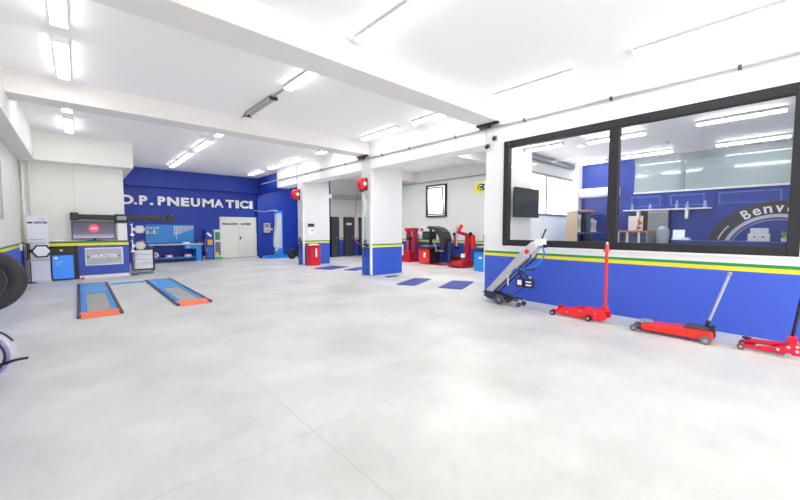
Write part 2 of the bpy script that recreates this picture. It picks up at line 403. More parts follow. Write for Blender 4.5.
    # stand-off pins hold each letter on the wall
# ------------------------------------------------------------------ runway lift in the floor (left)
def runway(x0, x1, y0, y1, label):
    t = thing('lift_runway', label, 'car lift', ((x0+x1)/2, (y0+y1)/2, 0), 0, 'runways of the floor lift')
    w2, l2 = (x1-x0)/2, (y1-y0)/2
    B(-w2+0.015, -w2+0.07, -l2+0.1, l2, 0, 0.035).build('side_rail', navy, t)
    B(w2-0.07, w2-0.015, -l2+0.1, l2, 0, 0.035).build('side_rail', M('rail_grey', '#34363E', 0.5), t)
    B(-w2+0.07, w2-0.07, l2-1.95, l2-0.12, 0, 0.03).build('turntable_plate', liftblue, t)
    B(-w2+0.07, w2-0.07, l2-0.12, l2, 0, 0.032).build('end_stop', redd, t)
    B(-w2+0.07, -w2+0.16, -l2+0.42, l2-1.95, 0, 0.026).build('edge_strip', skyblue, t)
    B(w2-0.15, w2-0.07, -l2+0.42, l2-1.95, 0, 0.026).build('edge_strip', skyblue, t)
    B(-w2+0.16, w2-0.15, -l2+0.42, l2-1.95, 0, 0.018).build('platform', M('worn_steel_plate', '#A3A19B', 0.5, 0.15, var=0.18, scale=3), t)
    MB().prism([(-l2, 0.004), (-l2+0.42, 0.004), (-l2+0.42, 0.045), (-l2+0.35, 0.045)], -w2+0.05, w2-0.06, 'x').build('ramp', orange, t)
    return t
runway(-0.09, 0.56, 7.85, 12.75, 'blue and grey lift runway with orange ramp, next to the left wall')
runway(1.35, 2.01, 7.88, 12.5, 'blue and grey lift runway with orange ramp, farther from the left wall')
tag(B(0.6, 1.32, 12.25, 12.4, 0, 0.03).build('link_channel', liftblue), 'narrow blue floor channel joining the two lift runways', 'floor channel')
# flush scissor plates between the pillars
for i, (x, y, l, w_, lb) in enumerate(((7.04, 7.18, 1.36, 0.56, 'blue floor lift plate in the near pillar opening, farther from the office'), (7.5, 6.02, 1.38, 0.64, 'blue floor lift plate in the near pillar opening, beside the office corner'), (7.22, 11.95, 1.2, 0.8, 'blue floor lift plate in the far opening, beside the red metal bin'), (7.75, 10.95, 1.15, 0.55, 'blue floor lift plate in the far opening, behind the near pillar'))):
    t = thing('floor_lift_plate', lb, 'floor lift', (x, y, 0), math.radians(24), 'flush blue lift plates')
    MB().box(-l/2, l/2, -w_/2, w_/2, 0, 0.008).build('frame', M('plate_edge', '#5A6AB4', 0.5), t)
    B(-l/2+0.03, l/2-0.03, -w_/2+0.03, w_/2-0.03, 0.008, 0.02).build('plate', M('plate_blue', '#2F409C', 0.45, var=0.12), t)
tag(B(7.05, 7.5, 8.38, 8.5, 0, 0.02).build('floor_drain', black), 'black floor drain grate in front of the near pillar', 'drain')
# faded yellow floor markings by the office wall
ym = M('faded_yellow_line', '#DDD6AE', 0.55, var=0.12, scale=9)
ml = MB()
for a, b in ((2.85, 3.15), (1.62, 2.0), (0.4, 0.62)): ml.box(6.12, 6.15, a, b, 0, 0.003)
for y in (0.6, 1.86): ml.box(5.92, 6.12, y-0.025, y+0.025, 0, 0.003)
for a, b in ((-0.25, 0.5),): ml.box(5.95, 5.98, a, b, 0, 0.003)
tag(ml.build('floor_marking', ym), 'faded yellow parking lines on the floor along the office wall', 'floor marking', kind='stuff')

# ------------------------------------------------------------------ counter with aligner
ct = thing('service_counter', 'blue counter with green and yellow edge and grey HUNTER plate, under the monitor', 'counter', (0.28, 14.3, 0))
B(-0.94, 0.9, 0, 0.46, 1.03, 1.14).build('worktop', white, ct)
B(-0.94, 0.9, -0.02, 0.0, 1.08, 1.14).build('green_edge', M('green_edge', '#0E7A3C', 0.5), ct)
B(-0.94, 0.9, -0.02, 0.0, 1.0, 1.08).build('yellow_edge', M('yellow_edge', YELLOW, 0.5), ct)
B(-0.3, 0.9, 0, 0.03, 0.1, 1.03).build('front_panel', M('counter_blue', '#2B46B4', 0.45), ct)
B(0.86, 0.9, 0.03, 0.46, 0.1, 1.03).build('side_panel', M('counter_blue', '#2B46B4'), ct)
B(-0.3, 0.9, 0.02, 0.46, 0, 0.1).build('plinth', whitep, ct)
B(-0.34, -0.3, 0, 0.46, 0, 1.03).build('side_panel', navy, ct)
B(-0.94, -0.34, 0.44, 0.46, 0, 1.03).build('back_panel', M('dark_recess', '#232838', 0.6), ct)
pl = MB().box(-0.16, 0.75, -0.02, 0, 0.39, 0.93).build('sign_plate', M('plate_white', '#DCDEE2', 0.4), ct)
B(-0.12, 0.71, -0.026, -0.02, 0.43, 0.89).build('sign_field', M('plate_grey', '#9A9EA4', 0.35, 0.3), pl)
MB().text('HUNTER', (-0.02, -0.026, 0.61), (1,0,0), (0,0,1), 0.63, 0.115, 0.008, 0.02).build('lettering', letterm, pl)
for x in (-0.09, 0.66): MB().cyl((x, -0.026, 0.66), (x, -0.034, 0.66), 0.025, n=6).build('bolt', darkgrey, pl)
mo = thing('monitor', 'black flat monitor showing a pink logo, standing on the blue counter', 'monitor', (0.36, 14.42, 1.141))
B(-0.51, 0.5, -0.03, 0.03, 0.05, 0.6).build('bezel', black, mo, bev=0.01)
def screen_mat():
    m = bpy.data.materials.new('screen_picture'); m.use_nodes = True; nt = m.node_tree; b = nt.nodes['Principled BSDF']
    tc = nt.nodes.new('ShaderNodeTexCoord'); s = nt.nodes.new('ShaderNodeSeparateXYZ'); nt.links.new(tc.outputs['Generated'], s.inputs[0])
    r = nt.nodes.new('ShaderNodeValToRGB'); e = r.color_ramp.elements
    e[0].position = 0; e[0].color = lin('#A59BB5'); e[1].position = 1; e[1].color = lin('#3B3848'); x = e.new(0.3); x.color = lin('#5A5568')
    nt.links.new(s.outputs['Z'], r.inputs['Fac']); nt.links.new(r.outputs['Color'], b.inputs['Base Color'])
    nt.links.new(r.outputs['Color'], b.inputs['Emission Color']); b.inputs['Emission Strength'].default_value = 0.35
    return m
sc_ = B(-0.485, 0.475, -0.034, -0.03, 0.08, 0.575).build('screen', screen_mat(), mo)
MB().lathe([(0.0, 0), (0.12, 0), (0.12, 0.004), (0, 0.004)], (0, -0.034, 0.38), (0,-1,0), 24).build('logo', M('pink_logo', '#E0405E', 0.5, emit=0.5), sc_).scale = (1, 1, 1)
MB().text('m', (-0.06, -0.039, 0.35), (1,0,0), (0,0,1), 0.12, 0.06, 0.002).build('logo_mark', letterm, sc_)
MB().box(-0.04, 0.04, -0.02, 0.05, 0, 0.07).box(-0.18, 0.18, -0.08, 0.1, 0, 0.02).build('stand', black, mo)
# wheel-alignment sensor bar on a white column
sb = thing('alignment_sensor_bar', 'long black horizontal sensor bar of the wheel aligner over the counter', 'wheel aligner', (1.08, 14.55, 1.141))
B(-0.15, 0.1, 0.0, 0.18, 0, 0.64).build('column', whitep, sb, bev=0.01)
MB().beam((-1.1, 0.1, 0.735), (0.0, 0.1, 0.72), 0.15, 0.15, (0,1,0)).build('bar', black, sb, bev=0.02)
MB().beam((0.0, 0.1, 0.72), (1.3, 0.1, 0.72), 0.14, 0.15, (0,1,0)).build('bar', black, sb, bev=0.02)
B(-1.25, -1.05, -0.02, 0.2, 0.63, 0.86).build('camera_head', darkgrey, sb, bev=0.03)
MB().lathe([(0, -0.12), (0.11, -0.12), (0.14, 0), (0.11, 0.12), (0, 0.12)], (1.33, 0.09, 0.72), (0,1,0), 20).build('camera_head', black, sb, smooth=True)
hd = B(-0.2, 0.14, -0.06, 0.2, 0.55, 0.83).build('control_head', black, sb, bev=0.02)
B(-0.15, 0.09, -0.07, -0.06, 0.65, 0.77).build('label_plate', M('label_grey', '#94969B', 0.4), hd)
tag(MB().prism([(-0.56, 1.141), (-0.32, 1.141), (-0.32, 1.18), (-0.4, 1.2), (-0.56, 1.19)], 14.45, 14.6, 'y').build('keyboard', whitep), 'small white device on the left end of the counter', 'device')
# blue screen cabinet under the counter
cb = thing('charging_cabinet', 'black cabinet with bright blue front panel under the counter end', 'cabinet', (-0.36, 14.28, 0))
B(-0.29, 0.29, 0, 0.42, 0.0, 0.97).build('case', black, cb, bev=0.01)
fp = B(-0.23, 0.22, -0.015, 0, 0.05, 0.73).build('front_panel', M('bright_blue_panel', '#2E86EC', 0.35, emit=0.15), cb)
MB().text('ecco', (-0.17, -0.015, 0.6), (1,0,0), (0,0,1), 0.14, 0.07, 0.003).build('logo', letterm, fp) if False else MB().lathe([(0, 0), (0.04, 0), (0.04, 0.004), (0, 0.004)], (-0.15, -0.015, 0.66), (0,-1,0), 18).build('logo', letterm, fp)
for k in range(3): B(-0.16, 0.02-0.04*k, -0.018, -0.015, 0.55-0.05*k, 0.57-0.05*k).build('text_line', M('pale_blue_print', '#8FC0F8', 0.5), fp)
B(-0.06, 0.0, -0.03, 0, 0.86, 0.9).build('latch', silver, cb)
tag(B(0.0, 0.09, 14.16, 14.25, 0, 0.05).build('wheel_chock', red), 'small red chock on the floor beside the blue front cabinet', 'chock')
# banner
bn = thing('banner_stand', 'white roll-up banner with HUNTER heading in the back left corner', 'banner', (-0.84, 14.2, 0))
B(-0.21, 0.21, 0, 0.02, 0.06, 1.87).build('panel', M('banner_white', '#E3E4F0', 0.5, var=0.03, scale=3), bn)
B(-0.22, 0.22, -0.06, 0.08, 0, 0.06).build('base', M('banner_base', '#D5D5E0', 0.4), bn)
MB().text('HUNTER', (-0.07, 0, 1.645), (1,0,0), (0,0,1), 0.27, 0.07, 0.004, 0.04).build('lettering', inkblue, bn)
B(-0.2, -0.1, -0.004, 0, 1.655, 1.7).build('heading_bar', inkblue, bn)
for z, a, b in ((1.78, 0.0, 0.17), (1.2, -0.18, 0.1), (1.1, -0.18, 0.15), (0.62, -0.15, 0.18)): B(a, b, -0.004, 0, z, z+0.012).build('print_line', inkgrey, bn)
# hexagonal wheel targets
def target(loc, label, col, r, frame, yaw=0):
    t = thing('wheel_target', label, 'alignment target', loc, yaw, 'hexagonal alignment targets')
    hexp = [(r*math.cos(PI/3*k), r*0.9*math.sin(PI/3*k)) for k in range(6)]
    MB().prism(hexp, 0, 0.03, 'y').build('frame', frame, t)
    p = MB().prism([(a*0.78, b*0.78) for a, b in hexp], -0.006, 0, 'y').build('plate', col, t)
    cl = MB().box(-r*1.3, -r*0.8, 0.03, 0.07, -0.04, 0.04).cyl((-r*1.25, 0.05, -r*1.0), (-r*1.25, 0.05, r*1.0), 0.018, n=8)
    cl.build('clamp', black if frame is black else whitep, t)
    for z0_ in (r*0.9, -r*1.05): B(-r*1.5, -r*1.2, 0.0, 0.1, z0_, z0_+r*0.15).build('clamp_jaw', darkgrey if frame is black else whitep, t)
    return t
platew = M('target_white', '#F2F2F6', 0.35)
plateg = M('target_grey', '#C3C6C4', 0.35)
target((-0.78, 14.05, 0.88), 'black-edged white hexagonal wheel target in front of the banner', platew, 0.22, black)
target((1.49, 14.3, 1.49), 'pale hexagonal wheel target beside the counter, the upper one', plateg, 0.16, grey)
target((1.49, 14.3, 0.96), 'pale hexagonal wheel target behind the tool cart, the lower one', plateg, 0.16, grey)
st = thing('target_rack', 'slim grey rack holding the two hexagonal targets at the counter end', 'rack', (1.3, 14.36, 0))
B(-0.014, 0.014, -0.02, 0.02, 0, 1.7).build('post', M('rack_grey', '#7C86A8', 0.4), st)
B(-0.05, 0.08, -0.1, 0.14, 0, 0.03).build('base', darkgrey, st)
for z in (1.49, 0.96): B(-0.06, 0.04, -0.05, 0.0, z-0.2, z-0.16).build('hook', silver, st)
st2 = thing('target_rack', 'low black stand holding the target in front of the banner', 'rack', (-1.02, 14.12, 0))
B(-0.012, 0.012, -0.02, 0.02, 0, 1.1).build('post', black, st2); B(-0.08, 0.1, -0.1, 0.1, 0, 0.03).build('base', black, st2); B(0.02, 0.05, -0.03, 0.01, 0.86, 0.94).build('hook', darkgrey, st2)
tag(B(-1.18, -1.14, 13.9, 14.05, 0.92, 1.1).build('socket_box', whitep), 'small white socket box low on the left wall', 'socket')
# tool cart
tc = thing('tool_cart', 'black tool cart with four white drawers on casters beside the counter', 'tool cart', (1.6, 14.62, 0))
B(-0.3, -0.25, 0, 0.42, 0.12, 0.84).build('side_panel', black, tc); B(0.25, 0.3, 0, 0.42, 0.12, 0.84).build('side_panel', black, tc)
B(-0.25, 0.25, 0.38, 0.42, 0.12, 0.84).build('back_panel', black, tc); B(-0.25, 0.25, 0.0, 0.38, 0.12, 0.16).build('bottom_panel', black, tc)
B(-0.31, 0.31, -0.02, 0.44, 0.8, 0.87).build('top_tray', black, tc, bev=0.01)
for k in range(4):
    d = B(-0.245, 0.245, -0.01, 0.36, 0.17+0.158*k, 0.318+0.158*k).build('drawer', M('drawer_white', '#DADBE4', 0.4), tc)
    B(-0.2, 0.2, -0.02, -0.01, 0.285+0.158*k, 0.3+0.158*k).build('handle', silver, d)
for x in (-0.26, 0.26):
    for y in (0.03, 0.39):
        c_ = MB().cyl((x-0.025, y, 0.055), (x+0.025, y, 0.055), 0.055).build('caster', grey, tc, smooth=True)
        B(x-0.035, x+0.035, y-0.03, y+0.03, 0.1, 0.12).build('caster_fork', darkgrey, c_)
MB().tube(smooth_path([(0.31, 0.05, 0.78), (0.37, 0.06, 0.78), (0.37, 0.36, 0.78), (0.31, 0.37, 0.78)]), 0.012).build('push_handle', darkgrey, tc)
sp = thing('spray_bottle', 'blue and white spray bottle with red trigger on the tool cart', 'bottle', (1.62, 14.8, 0.87))
MB().lathe([(0, 0), (0.05, 0), (0.05, 0.14), (0.02, 0.19), (0.02, 0.21), (0, 0.21)], (0,0,0), (0,0,1), 16).build('bottle_body', M('bottle_blue', '#3E6CC8', 0.3), sp, smooth=True)
MB().box(-0.07, 0.03, -0.015, 0.015, 0.21, 0.26).box(-0.05, -0.03, -0.01, 0.01, 0.14, 0.21).build('trigger', red, sp)
tag(MB().lathe([(0,0),(0.04,0),(0.04,0.12),(0.02,0.16),(0,0.16)], (1.52, 14.82, 0.87), (0,0,1), 14).build('oil_bottle', whitep, smooth=True), 'white squeeze bottle on the tool cart beside the spray bottle', 'bottle')

# ------------------------------------------------------------------ workbench at the back wall
wb = thing('workbench', 'blue steel workbench with pale top against the blue back wall', 'workbench', (3.3, 19.0, 0))
B(-1.05, 1.08, -0.3, 0.42, 0.77, 0.83).build('worktop', M('bench_top', '#AEB8D2', 0.4), wb)
for x in (-1.0, 0.76):
    for y in (-0.25, 0.37): B(x, x+0.1, y-0.03, y+0.03, 0, 0.77).build('leg', skyblue, wb)
B(0.86, 0.98, -0.26, 0.38, 0.0, 0.77).build('leg_panel', skyblue, wb)
B(-0.9, 0.8, -0.22, 0.36, 0.17, 0.21).build('lower_shelf', skyblue, wb)
B(-0.9, 0.8, -0.28, -0.25, 0.1, 0.16).build('rail', navy, wb)
dr = B(0.3, 0.76, -0.28, 0.3, 0.6, 0.77).build('drawer', skyblue, wb); B(0.38, 0.5, -0.3, -0.28, 0.66, 0.69).build('handle', silver, dr)
tp = thing('pegboard', 'bright blue perforated tool board on the wall above the workbench', 'tool board', (3.19, 19.55, 0))
B(-0.96, 0.96, -0.04, 0, 0.86, 1.7).build('board', M('toolboard_blue', '#1F8BDC', 0.4), tp)
B(-0.96, 0.96, -0.07, -0.04, 1.66, 1.7).build('top_edge', skyblue, tp); B(-0.96, -0.92, -0.3, 0, 0.84, 1.66).build('side_bracket', skyblue, tp) if False else None
B(-0.98, -0.5, -0.16, -0.04, 1.29, 1.31).build('shelf', whitep, tp)
steel_l = M('spanner_steel', '#DCDDE0', 0.35, 0.3)
sp0 = None
for k in range(12):
    L_ = 0.40-0.027*k
    x = 3.35+0.07*k
    m = MB().box(x-0.014, x+0.014, 19.49, 19.505, 1.62-L_, 1.62)
    m.lathe([(0,0),(0.025,0),(0.025,0.015),(0,0.015)], (x, 19.505, 1.62), (0,-1,0), 10); m.lathe([(0,0),(0.02,0),(0.02,0.015),(0,0.015)], (x, 19.505, 1.62-L_), (0,-1,0), 10)
    tag(m.build('spanner', steel_l), 'steel spanner in the descending row on the blue tool board', 'spanner', 'spanners on the tool board')
for k in range(6):
    x = 2.3+0.085*k
    m = thing('screwdriver', 'pale-handled screwdriver hanging at the top left of the tool board', 'screwdriver', (x, 19.49, 1.6), 0, 'screwdrivers on the tool board')
    MB().cyl((0,0,0), (0,0,-0.1), 0.016, n=8).build('handle', whitep, m); MB().cyl((0,0,-0.1), (0,0,-0.22), 0.006, n=6).build('blade', silver, m)
for k, (x, hh, col) in enumerate(((2.3, 0.1, whitep), (2.42, 0.07, grey), (2.55, 0.12, letterm))):
    tag(MB().lathe([(0,0),(0.04,0),(0.04,hh),(0.015,hh+0.03),(0,hh+0.03)], (x, 19.45, 1.31), (0,0,1), 12).build('spray_can', col), ['white can at the left end of the tool board shelf', 'short grey can in the middle of the tool board shelf', 'tall white can at the right end of the tool board shelf'][k], 'can')
hm = thing('hammer', 'hammer hanging in the middle of the tool board', 'hammer', (3.42, 19.49, 1.2))
MB().cyl((0,0,-0.2), (0,0,0.06), 0.012, n=8).build('handle', whitep, hm); B(-0.05, 0.05, -0.02, 0.02, 0.06, 0.1).build('head', silver, hm)
vz = thing('bench_vise', 'dark blue vise on the right end of the workbench', 'vise', (4.18, 19.0, 0.83))
B(-0.06, 0.06, -0.12, 0.12, 0, 0.05).build('base', navy, vz); B(-0.05, 0.05, -0.02, 0.1, 0.05, 0.14).build('fixed_jaw', navy, vz); B(-0.05, 0.05, -0.14, -0.05, 0.05, 0.14).build('moving_jaw', navy, vz); MB().cyl((0,-0.25,0.07),(0,-0.12,0.07),0.015).build('screw', silver, vz)
tag(MB().box(3.55, 3.85, 18.85, 19.05, 0.83, 0.87).box(3.58, 3.8, 18.87, 19.02, 0.87, 0.9).build('paper_stack', whitep), 'stack of white papers on the workbench top', 'papers')
for x, lb, col in ((3.0, 'pale parts box on the bench shelf, the middle one', grey), (3.75, 'pinkish parts box on the bench shelf, right end', M('pink_box', '#D7BFC4', 0.6))):
    q = thing('parts_box', lb, 'box', (x, 18.95, 0.21)); B(-0.13, 0.13, -0.1, 0.1, 0, 0.12).build('box_body', col, q); B(-0.05, 0.1, -0.12, -0.1, 0.04, 0.09).build('label_card', whitep, q); MB().prism([(-0.12, 0.12), (0.12, 0.12), (0.05, 0.17)], -0.09, 0.09, 'y').build('contents', darkgrey, q)
tag(MB().lathe([(0.05,-0.05),(0.11,-0.05),(0.13,0),(0.11,0.05),(0.05,0.05)], (2.5, 18.9, 0.34), (0.3,-1,0), 20, closed=True).build('tape_roll', whitep, smooth=True), 'white paper roll on the bench shelf beside the tool cart', 'roll')
# dispensers by the storeroom door
fd = thing('fluid_dispenser', 'tall dark blue dispenser with yellow panel right of the workbench', 'dispenser', (4.76, 19.3, 0))
B(-0.2, 0.2, -0.15, 0.25, 0, 1.45).build('case', M('dispenser_blue', '#1E2F8F', 0.4), fd, bev=0.01)
B(-0.1, 0.12, -0.165, -0.15, 0.72, 0.98).build('yellow_panel', M('amber_panel', '#E2A93A', 0.5), fd)
MB().box(-0.14, 0.1, -0.16, -0.15, 1.18, 1.27, rot=Ry(0.75)).build('white_stripe', letterm, fd)
B(-0.12, 0.12, -0.16, -0.15, 0.1, 0.62).build('lower_door', M('dispenser_door', '#1B5FB8', 0.4), fd)
MB().tube(smooth_path([(-0.2, -0.16, 1.0), (-0.24, -0.2, 0.6), (-0.18, -0.2, 0.4), (-0.12, -0.17, 0.6)]), 0.012).build('hose', M('tan_hose', '#B98F6A', 0.5), fd)
lk = thing('display_cabinet', 'white-framed cabinet with green panel beside the storeroom door', 'cabinet', (5.15, 19.33, 0))
B(-0.16, 0.16, -0.05, 0.25, 0.1, 1.47).build('case', M('cab_white', '#D9DEDC', 0.4), lk)
B(-0.11, 0.1, -0.06, -0.05, 0.95, 1.35).build('green_panel', M('leaf_green', '#3F8A50', 0.5, var=0.3, scale=12), lk)
B(-0.12, 0.12, -0.06, -0.05, 0.2, 0.85).build('glass_panel', M('cab_content', '#6B747A', 0.3, var=0.5, scale=14), lk)
B(-0.18, 0.18, -0.12, 0.25, 0, 0.1).build('base', greenm, lk)
B(-0.1, 0.02, -0.075, -0.05, 0.2, 0.34).build('yellow_tag', yellowm, lk)
for x, lb, c_ in ((4.42, 'small grey bin on the floor between workbench and dispenser', grey),):
    q = thing('waste_bin', lb, 'bin', (x+0.04, 19.1, 0)); MB().lathe([(0,0),(0.06,0),(0.075,0.2),(0.065,0.2),(0.055,0.02),(0,0.02)], (0,0,0), (0,0,1), 16).build('bin_body', c_, q, smooth=True); MB().lathe([(0.066,0.2),(0.082,0.2),(0.082,0.215),(0.066,0.215)], (0,0,0), (0,0,1), 16, closed=True).build('rim', darkgrey, q)

# ------------------------------------------------------------------ two-post lift in the blue recess
lf = thing('two_post_lift', 'grey and blue two-post lift column in the blue recess by the storeroom door', 'car lift', (7.72, 18.0, 0))
B(-0.12, 0.12, -0.16, 0.16, 0.04, 2.3).build('column', M('lift_grey', '#DDE1E8', 0.4), lf, bev=0.02)
B(0.12, 0.18, -0.16, 0.16, 0.04, 2.36).build('column_back', skyblue, lf)
B(-0.14, 0.18, -0.18, 0.18, 2.3, 2.42).build('top_cap', skyblue, lf)
for k in range(2): B(-0.04+0.07*k, -0.02+0.07*k, -0.17, -0.16, 0.1, 2.25).build('slide_rail', grey, lf)
MB().prism([(-0.22, 0.6), (-0.12, 0.5), (-0.12, 1.7), (-0.15, 1.65), (-0.22, 1.0)], -0.12, 0.12, 'y').build('carriage', M('carriage_grey', '#DADDE2', 0.4), lf)
B(-0.6, 0.6, -0.3, 0.3, 0, 0.04).build('base_plate', skyblue, lf)
MB().prism([(-0.16, 0.04), (0.2, 0.04), (0.12, 0.5), (-0.1, 0.5)], -0.22, 0.22, 'y').build('foot', skyblue, lf)
MB().beam((0, -0.1, 0.12), (-1.0, -0.2, 0.1), 0.12, 0.1, (0,1,0)).build('lift_arm', skyblue, lf)
MB().beam((0, -0.1, 0.12), (1.1, -0.3, 0.1), 0.12, 0.1, (0,1,0)).build('lift_arm', skyblue, lf)
MB().cyl((-1.0, -0.2, 0.05), (-1.0, -0.2, 0.18), 0.07).build('arm_pad', black, lf); MB().cyl((1.1, -0.3, 0.0), (1.1, -0.3, 0.18), 0.07).build('arm_pad', black, lf)
MB().tube(smooth_path([(0.0, 0, 2.42), (-0.2, 0.1, 2.46), (-0.5, 0.6, 2.4), (-0.65, 1.55, 2.5)]), 0.02).build('hose', M('pale_blue_hose', '#BBD3F0', 0.4), lf)
cx_ = thing('control_box', 'grey control box with dark display on the blue wall beside the lift', 'control box', (7.72, 19.6, 0))
B(-0.19, 0.17, -0.16, 0, 1.3, 1.82).build('case', M('box_grey', '#B4B8B8', 0.4), cx_, bev=0.01); B(-0.12, 0.1, -0.168, -0.16, 1.6, 1.76).build('display', M('disp', '#6E7A80', 0.3), cx_); MB().box(0.0, 0.1, -0.18, -0.16, 1.4, 1.46).build('switch', red, cx_)
MB().cyl((0.17, -0.1, 1.5), (0.3, -0.15, 1.48), 0.05).build('rotary_switch', yellowm, cx_)
cp = thing('compressor', 'black compressor with yellow label by the far pillar, near the lift', 'compressor', (8.55, 17.2, 0))
B(-0.2, 0.2, -0.18, 0.18, 0.08, 0.68).build('case', black, cp, bev=0.03); B(-0.02, 0.14, -0.19, -0.18, 0.25, 0.5).build('label', yellowm, cp)
for x in (-0.15, 0.15): MB().cyl((x, -0.2, 0.08), (x, -0.12, 0.08), 0.08).build('wheel', rubber, cp, smooth=True)
def tyre_profile(r, w_, ri):
    h = w_/2
    return [(ri, -h*0.8), (ri+0.02, -h*0.92), (ri+(r-ri)*0.5, -h), (r-0.03, -h*0.95), (r-0.008, -h*0.8), (r, -h*0.62), (r, -h*0.36), (r-0.012, -h*0.33), (r-0.012, -h*0.25), (r, -h*0.22), (r+0.002, -0.006), (r-0.01, -0.004),
            (r-0.01, 0.004), (r+0.002, 0.006), (r, h*0.22), (r-0.012, h*0.25), (r-0.012, h*0.33), (r, h*0.36), (r, h*0.62), (r-0.008, h*0.8), (r-0.03, h*0.95), (ri+(r-ri)*0.5, h), (ri+0.02, h*0.92), (ri, h*0.8), (ri-0.004, 0)]
tag(MB().lathe(tyre_profile(0.26, 0.2, 0.15), (7.95, 16.9, 0.26), (0.5,-1,0), 32, closed=True).build('tyre', rubber, smooth=True), 'black tyre standing on the floor between lift column and compressor', 'tyre')

# ------------------------------------------------------------------ hose reels on the pillars, corner guards
def reel(loc, r, label, hose_z):
    t = thing('hose_reel', label, 'hose reel', loc, 0, 'red hose reels on pillars')
    MB().lathe([(0, -0.09), (r*0.8, -0.09), (r, -0.06), (r, 0.06), (r*0.8, 0.09), (0, 0.09)], (-0.15, 0, 0), (0.35,-1,0), 28).build('drum', red, t, smooth=True)
    MB().lathe([(0, 0), (r*0.36, 0), (r*0.3, 0.04), (0, 0.04)], (-0.12, -0.085, 0), (0.35,-1,0), 20).build('hub', whitep, t, smooth=True)
    MB().box(-0.04, 0, -0.08, 0.08, -r, r).box(-0.15, -0.04, 0.09, 0.13, -0.05, 0.05).build('bracket', darkgrey, t)
    MB().box(-0.22, -0.12, -0.06, 0.06, -r-0.06, -r+0.02).build('hose_guide', black, t)
    return t
reel((XW, 9.26, 2.93), 0.19, 'red hose reel high on the near pillar', 1)
reel((XW, 13.9, 2.93), 0.21, 'red hose reel high on the far pillar beside the blue recess', 1)
def coil(x, y, z0, z1, r, turns, wire):
    return MB().tube([(x+r*math.cos(2*PI*turns*i/(turns*10)), y+r*math.sin(2*PI*turns*i/(turns*10)), z0+(z1-z0)*i/(turns*10)) for i in range(turns*10+1)], wire, 6)
for y, zt, lb1, zlow in ((9.2, 2.6, 'near', 0.1), (13.75, 2.6, 'far', 0.25)):
    t = thing('spiral_air_hose', 'grey spiral air hose hanging on the %s pillar' % lb1, 'air hose', (XW-0.09, y, 0), 0, 'spiral air hoses on pillars')
    MB().box(0.03, 0.09, -0.03, 0.03, zt-0.1, zt).cyl((0, 0, zt-0.05), (0.05, 0, zt-0.05), 0.03).build('valve', silver, t)
    MB().cyl((0, 0, 1.9), (0, 0, zt-0.05), 0.014, n=6).build('feed_pipe', silver, t)
    coil(0, 0, 1.15, 1.95, 0.035, 10, 0.011).build('coil', M('grey_coil', '#9FA6B4', 0.4), t, smooth=True)
    coil(0.0, 0, 0.62, 1.15, 0.05, 8, 0.016).build('coil', M('navy_coil', '#1F2B66', 0.4), t, smooth=True)
    zlow = 0.02
    MB().tube(smooth_path([(0, 0.05, 0.62), (-0.02, 0.05, zlow+0.1), (-0.03, 0, zlow), (-0.02, -0.05, zlow+0.1), (0, -0.06, 0.9)]), 0.013).build('hose', M('blue_hose', '#2E4FB4', 0.4), t, smooth=True)
    MB().box(0.05, 0.09, -0.05, 0.05, 0.92, 1.0).build('hook', darkgrey, t)
for y, x1 in ((9.02, 'near'), (13.6, 'far')):
    tag(MB().prism([(XW-0.012, y-0.012), (XW+0.05, y-0.012), (XW+0.05, y), (XW, y), (XW, y+0.05), (XW-0.012, y+0.05)], 0.02, 2.3, 'z').build('corner_guard', whitep), 'white corner guard on the front edge of the %s pillar' % x1, 'corner guard', 'corner guards on pillars')
tag(MB().tube(smooth_path([(XW-0.2, 9.45, 2.85), (XW-0.15, 9.62, 2.2), (XW-0.08, 9.8, 1.5), (XW-0.05, 9.78, 1.12), (XW-0.03, 9.62, 1.02), (XW-0.02, 9.48, 1.0)]), 0.01, 6).build('air_line', M('pink_red_hose', '#C9546A', 0.4), smooth=True), 'thin red air line drooping from the near pillar reel', 'air hose')
# things on the far pillar
q = thing('notice_sign', 'small dark device above a white notice on the far pillar', 'notice', (7.25, 13.6, 1.6))
B(-0.14, 0.14, -0.03, 0, 0.0, 0.12).build('device', darkgrey, q); B(-0.14, 0.16, -0.008, 0, -0.3, -0.08).build('sheet', M('notice_white', '#F4F4F4', 0.5), q)
B(0.0, 0.14, -0.01, -0.008, -0.18, -0.13).build('print', inkgrey, q)
rb = thing('red_dispenser', 'red metal bin with white papers on top in front of the far pillar', 'bin', (7.2, 13.3, 0))
B(-0.22, 0.22, -0.16, 0.2, 0, 0.78).build('body', M('bin_red', '#D2122B', 0.35), rb, bev=0.01); B(-0.24, 0.24, -0.18, 0.22, 0.78, 0.83).build('lid', redd, rb)
B(0.0, 0.06, -0.17, -0.16, 0.35, 0.7).build('white_print', letterm, rb)
tag(MB().prism([(7.02, 0.83), (7.4, 0.83), (7.36, 0.88), (7.24, 0.9), (7.1, 0.88)], 13.2, 13.45, 'y').build('paper_towel', whitep), 'crumpled white papers on the red bin', 'papers')

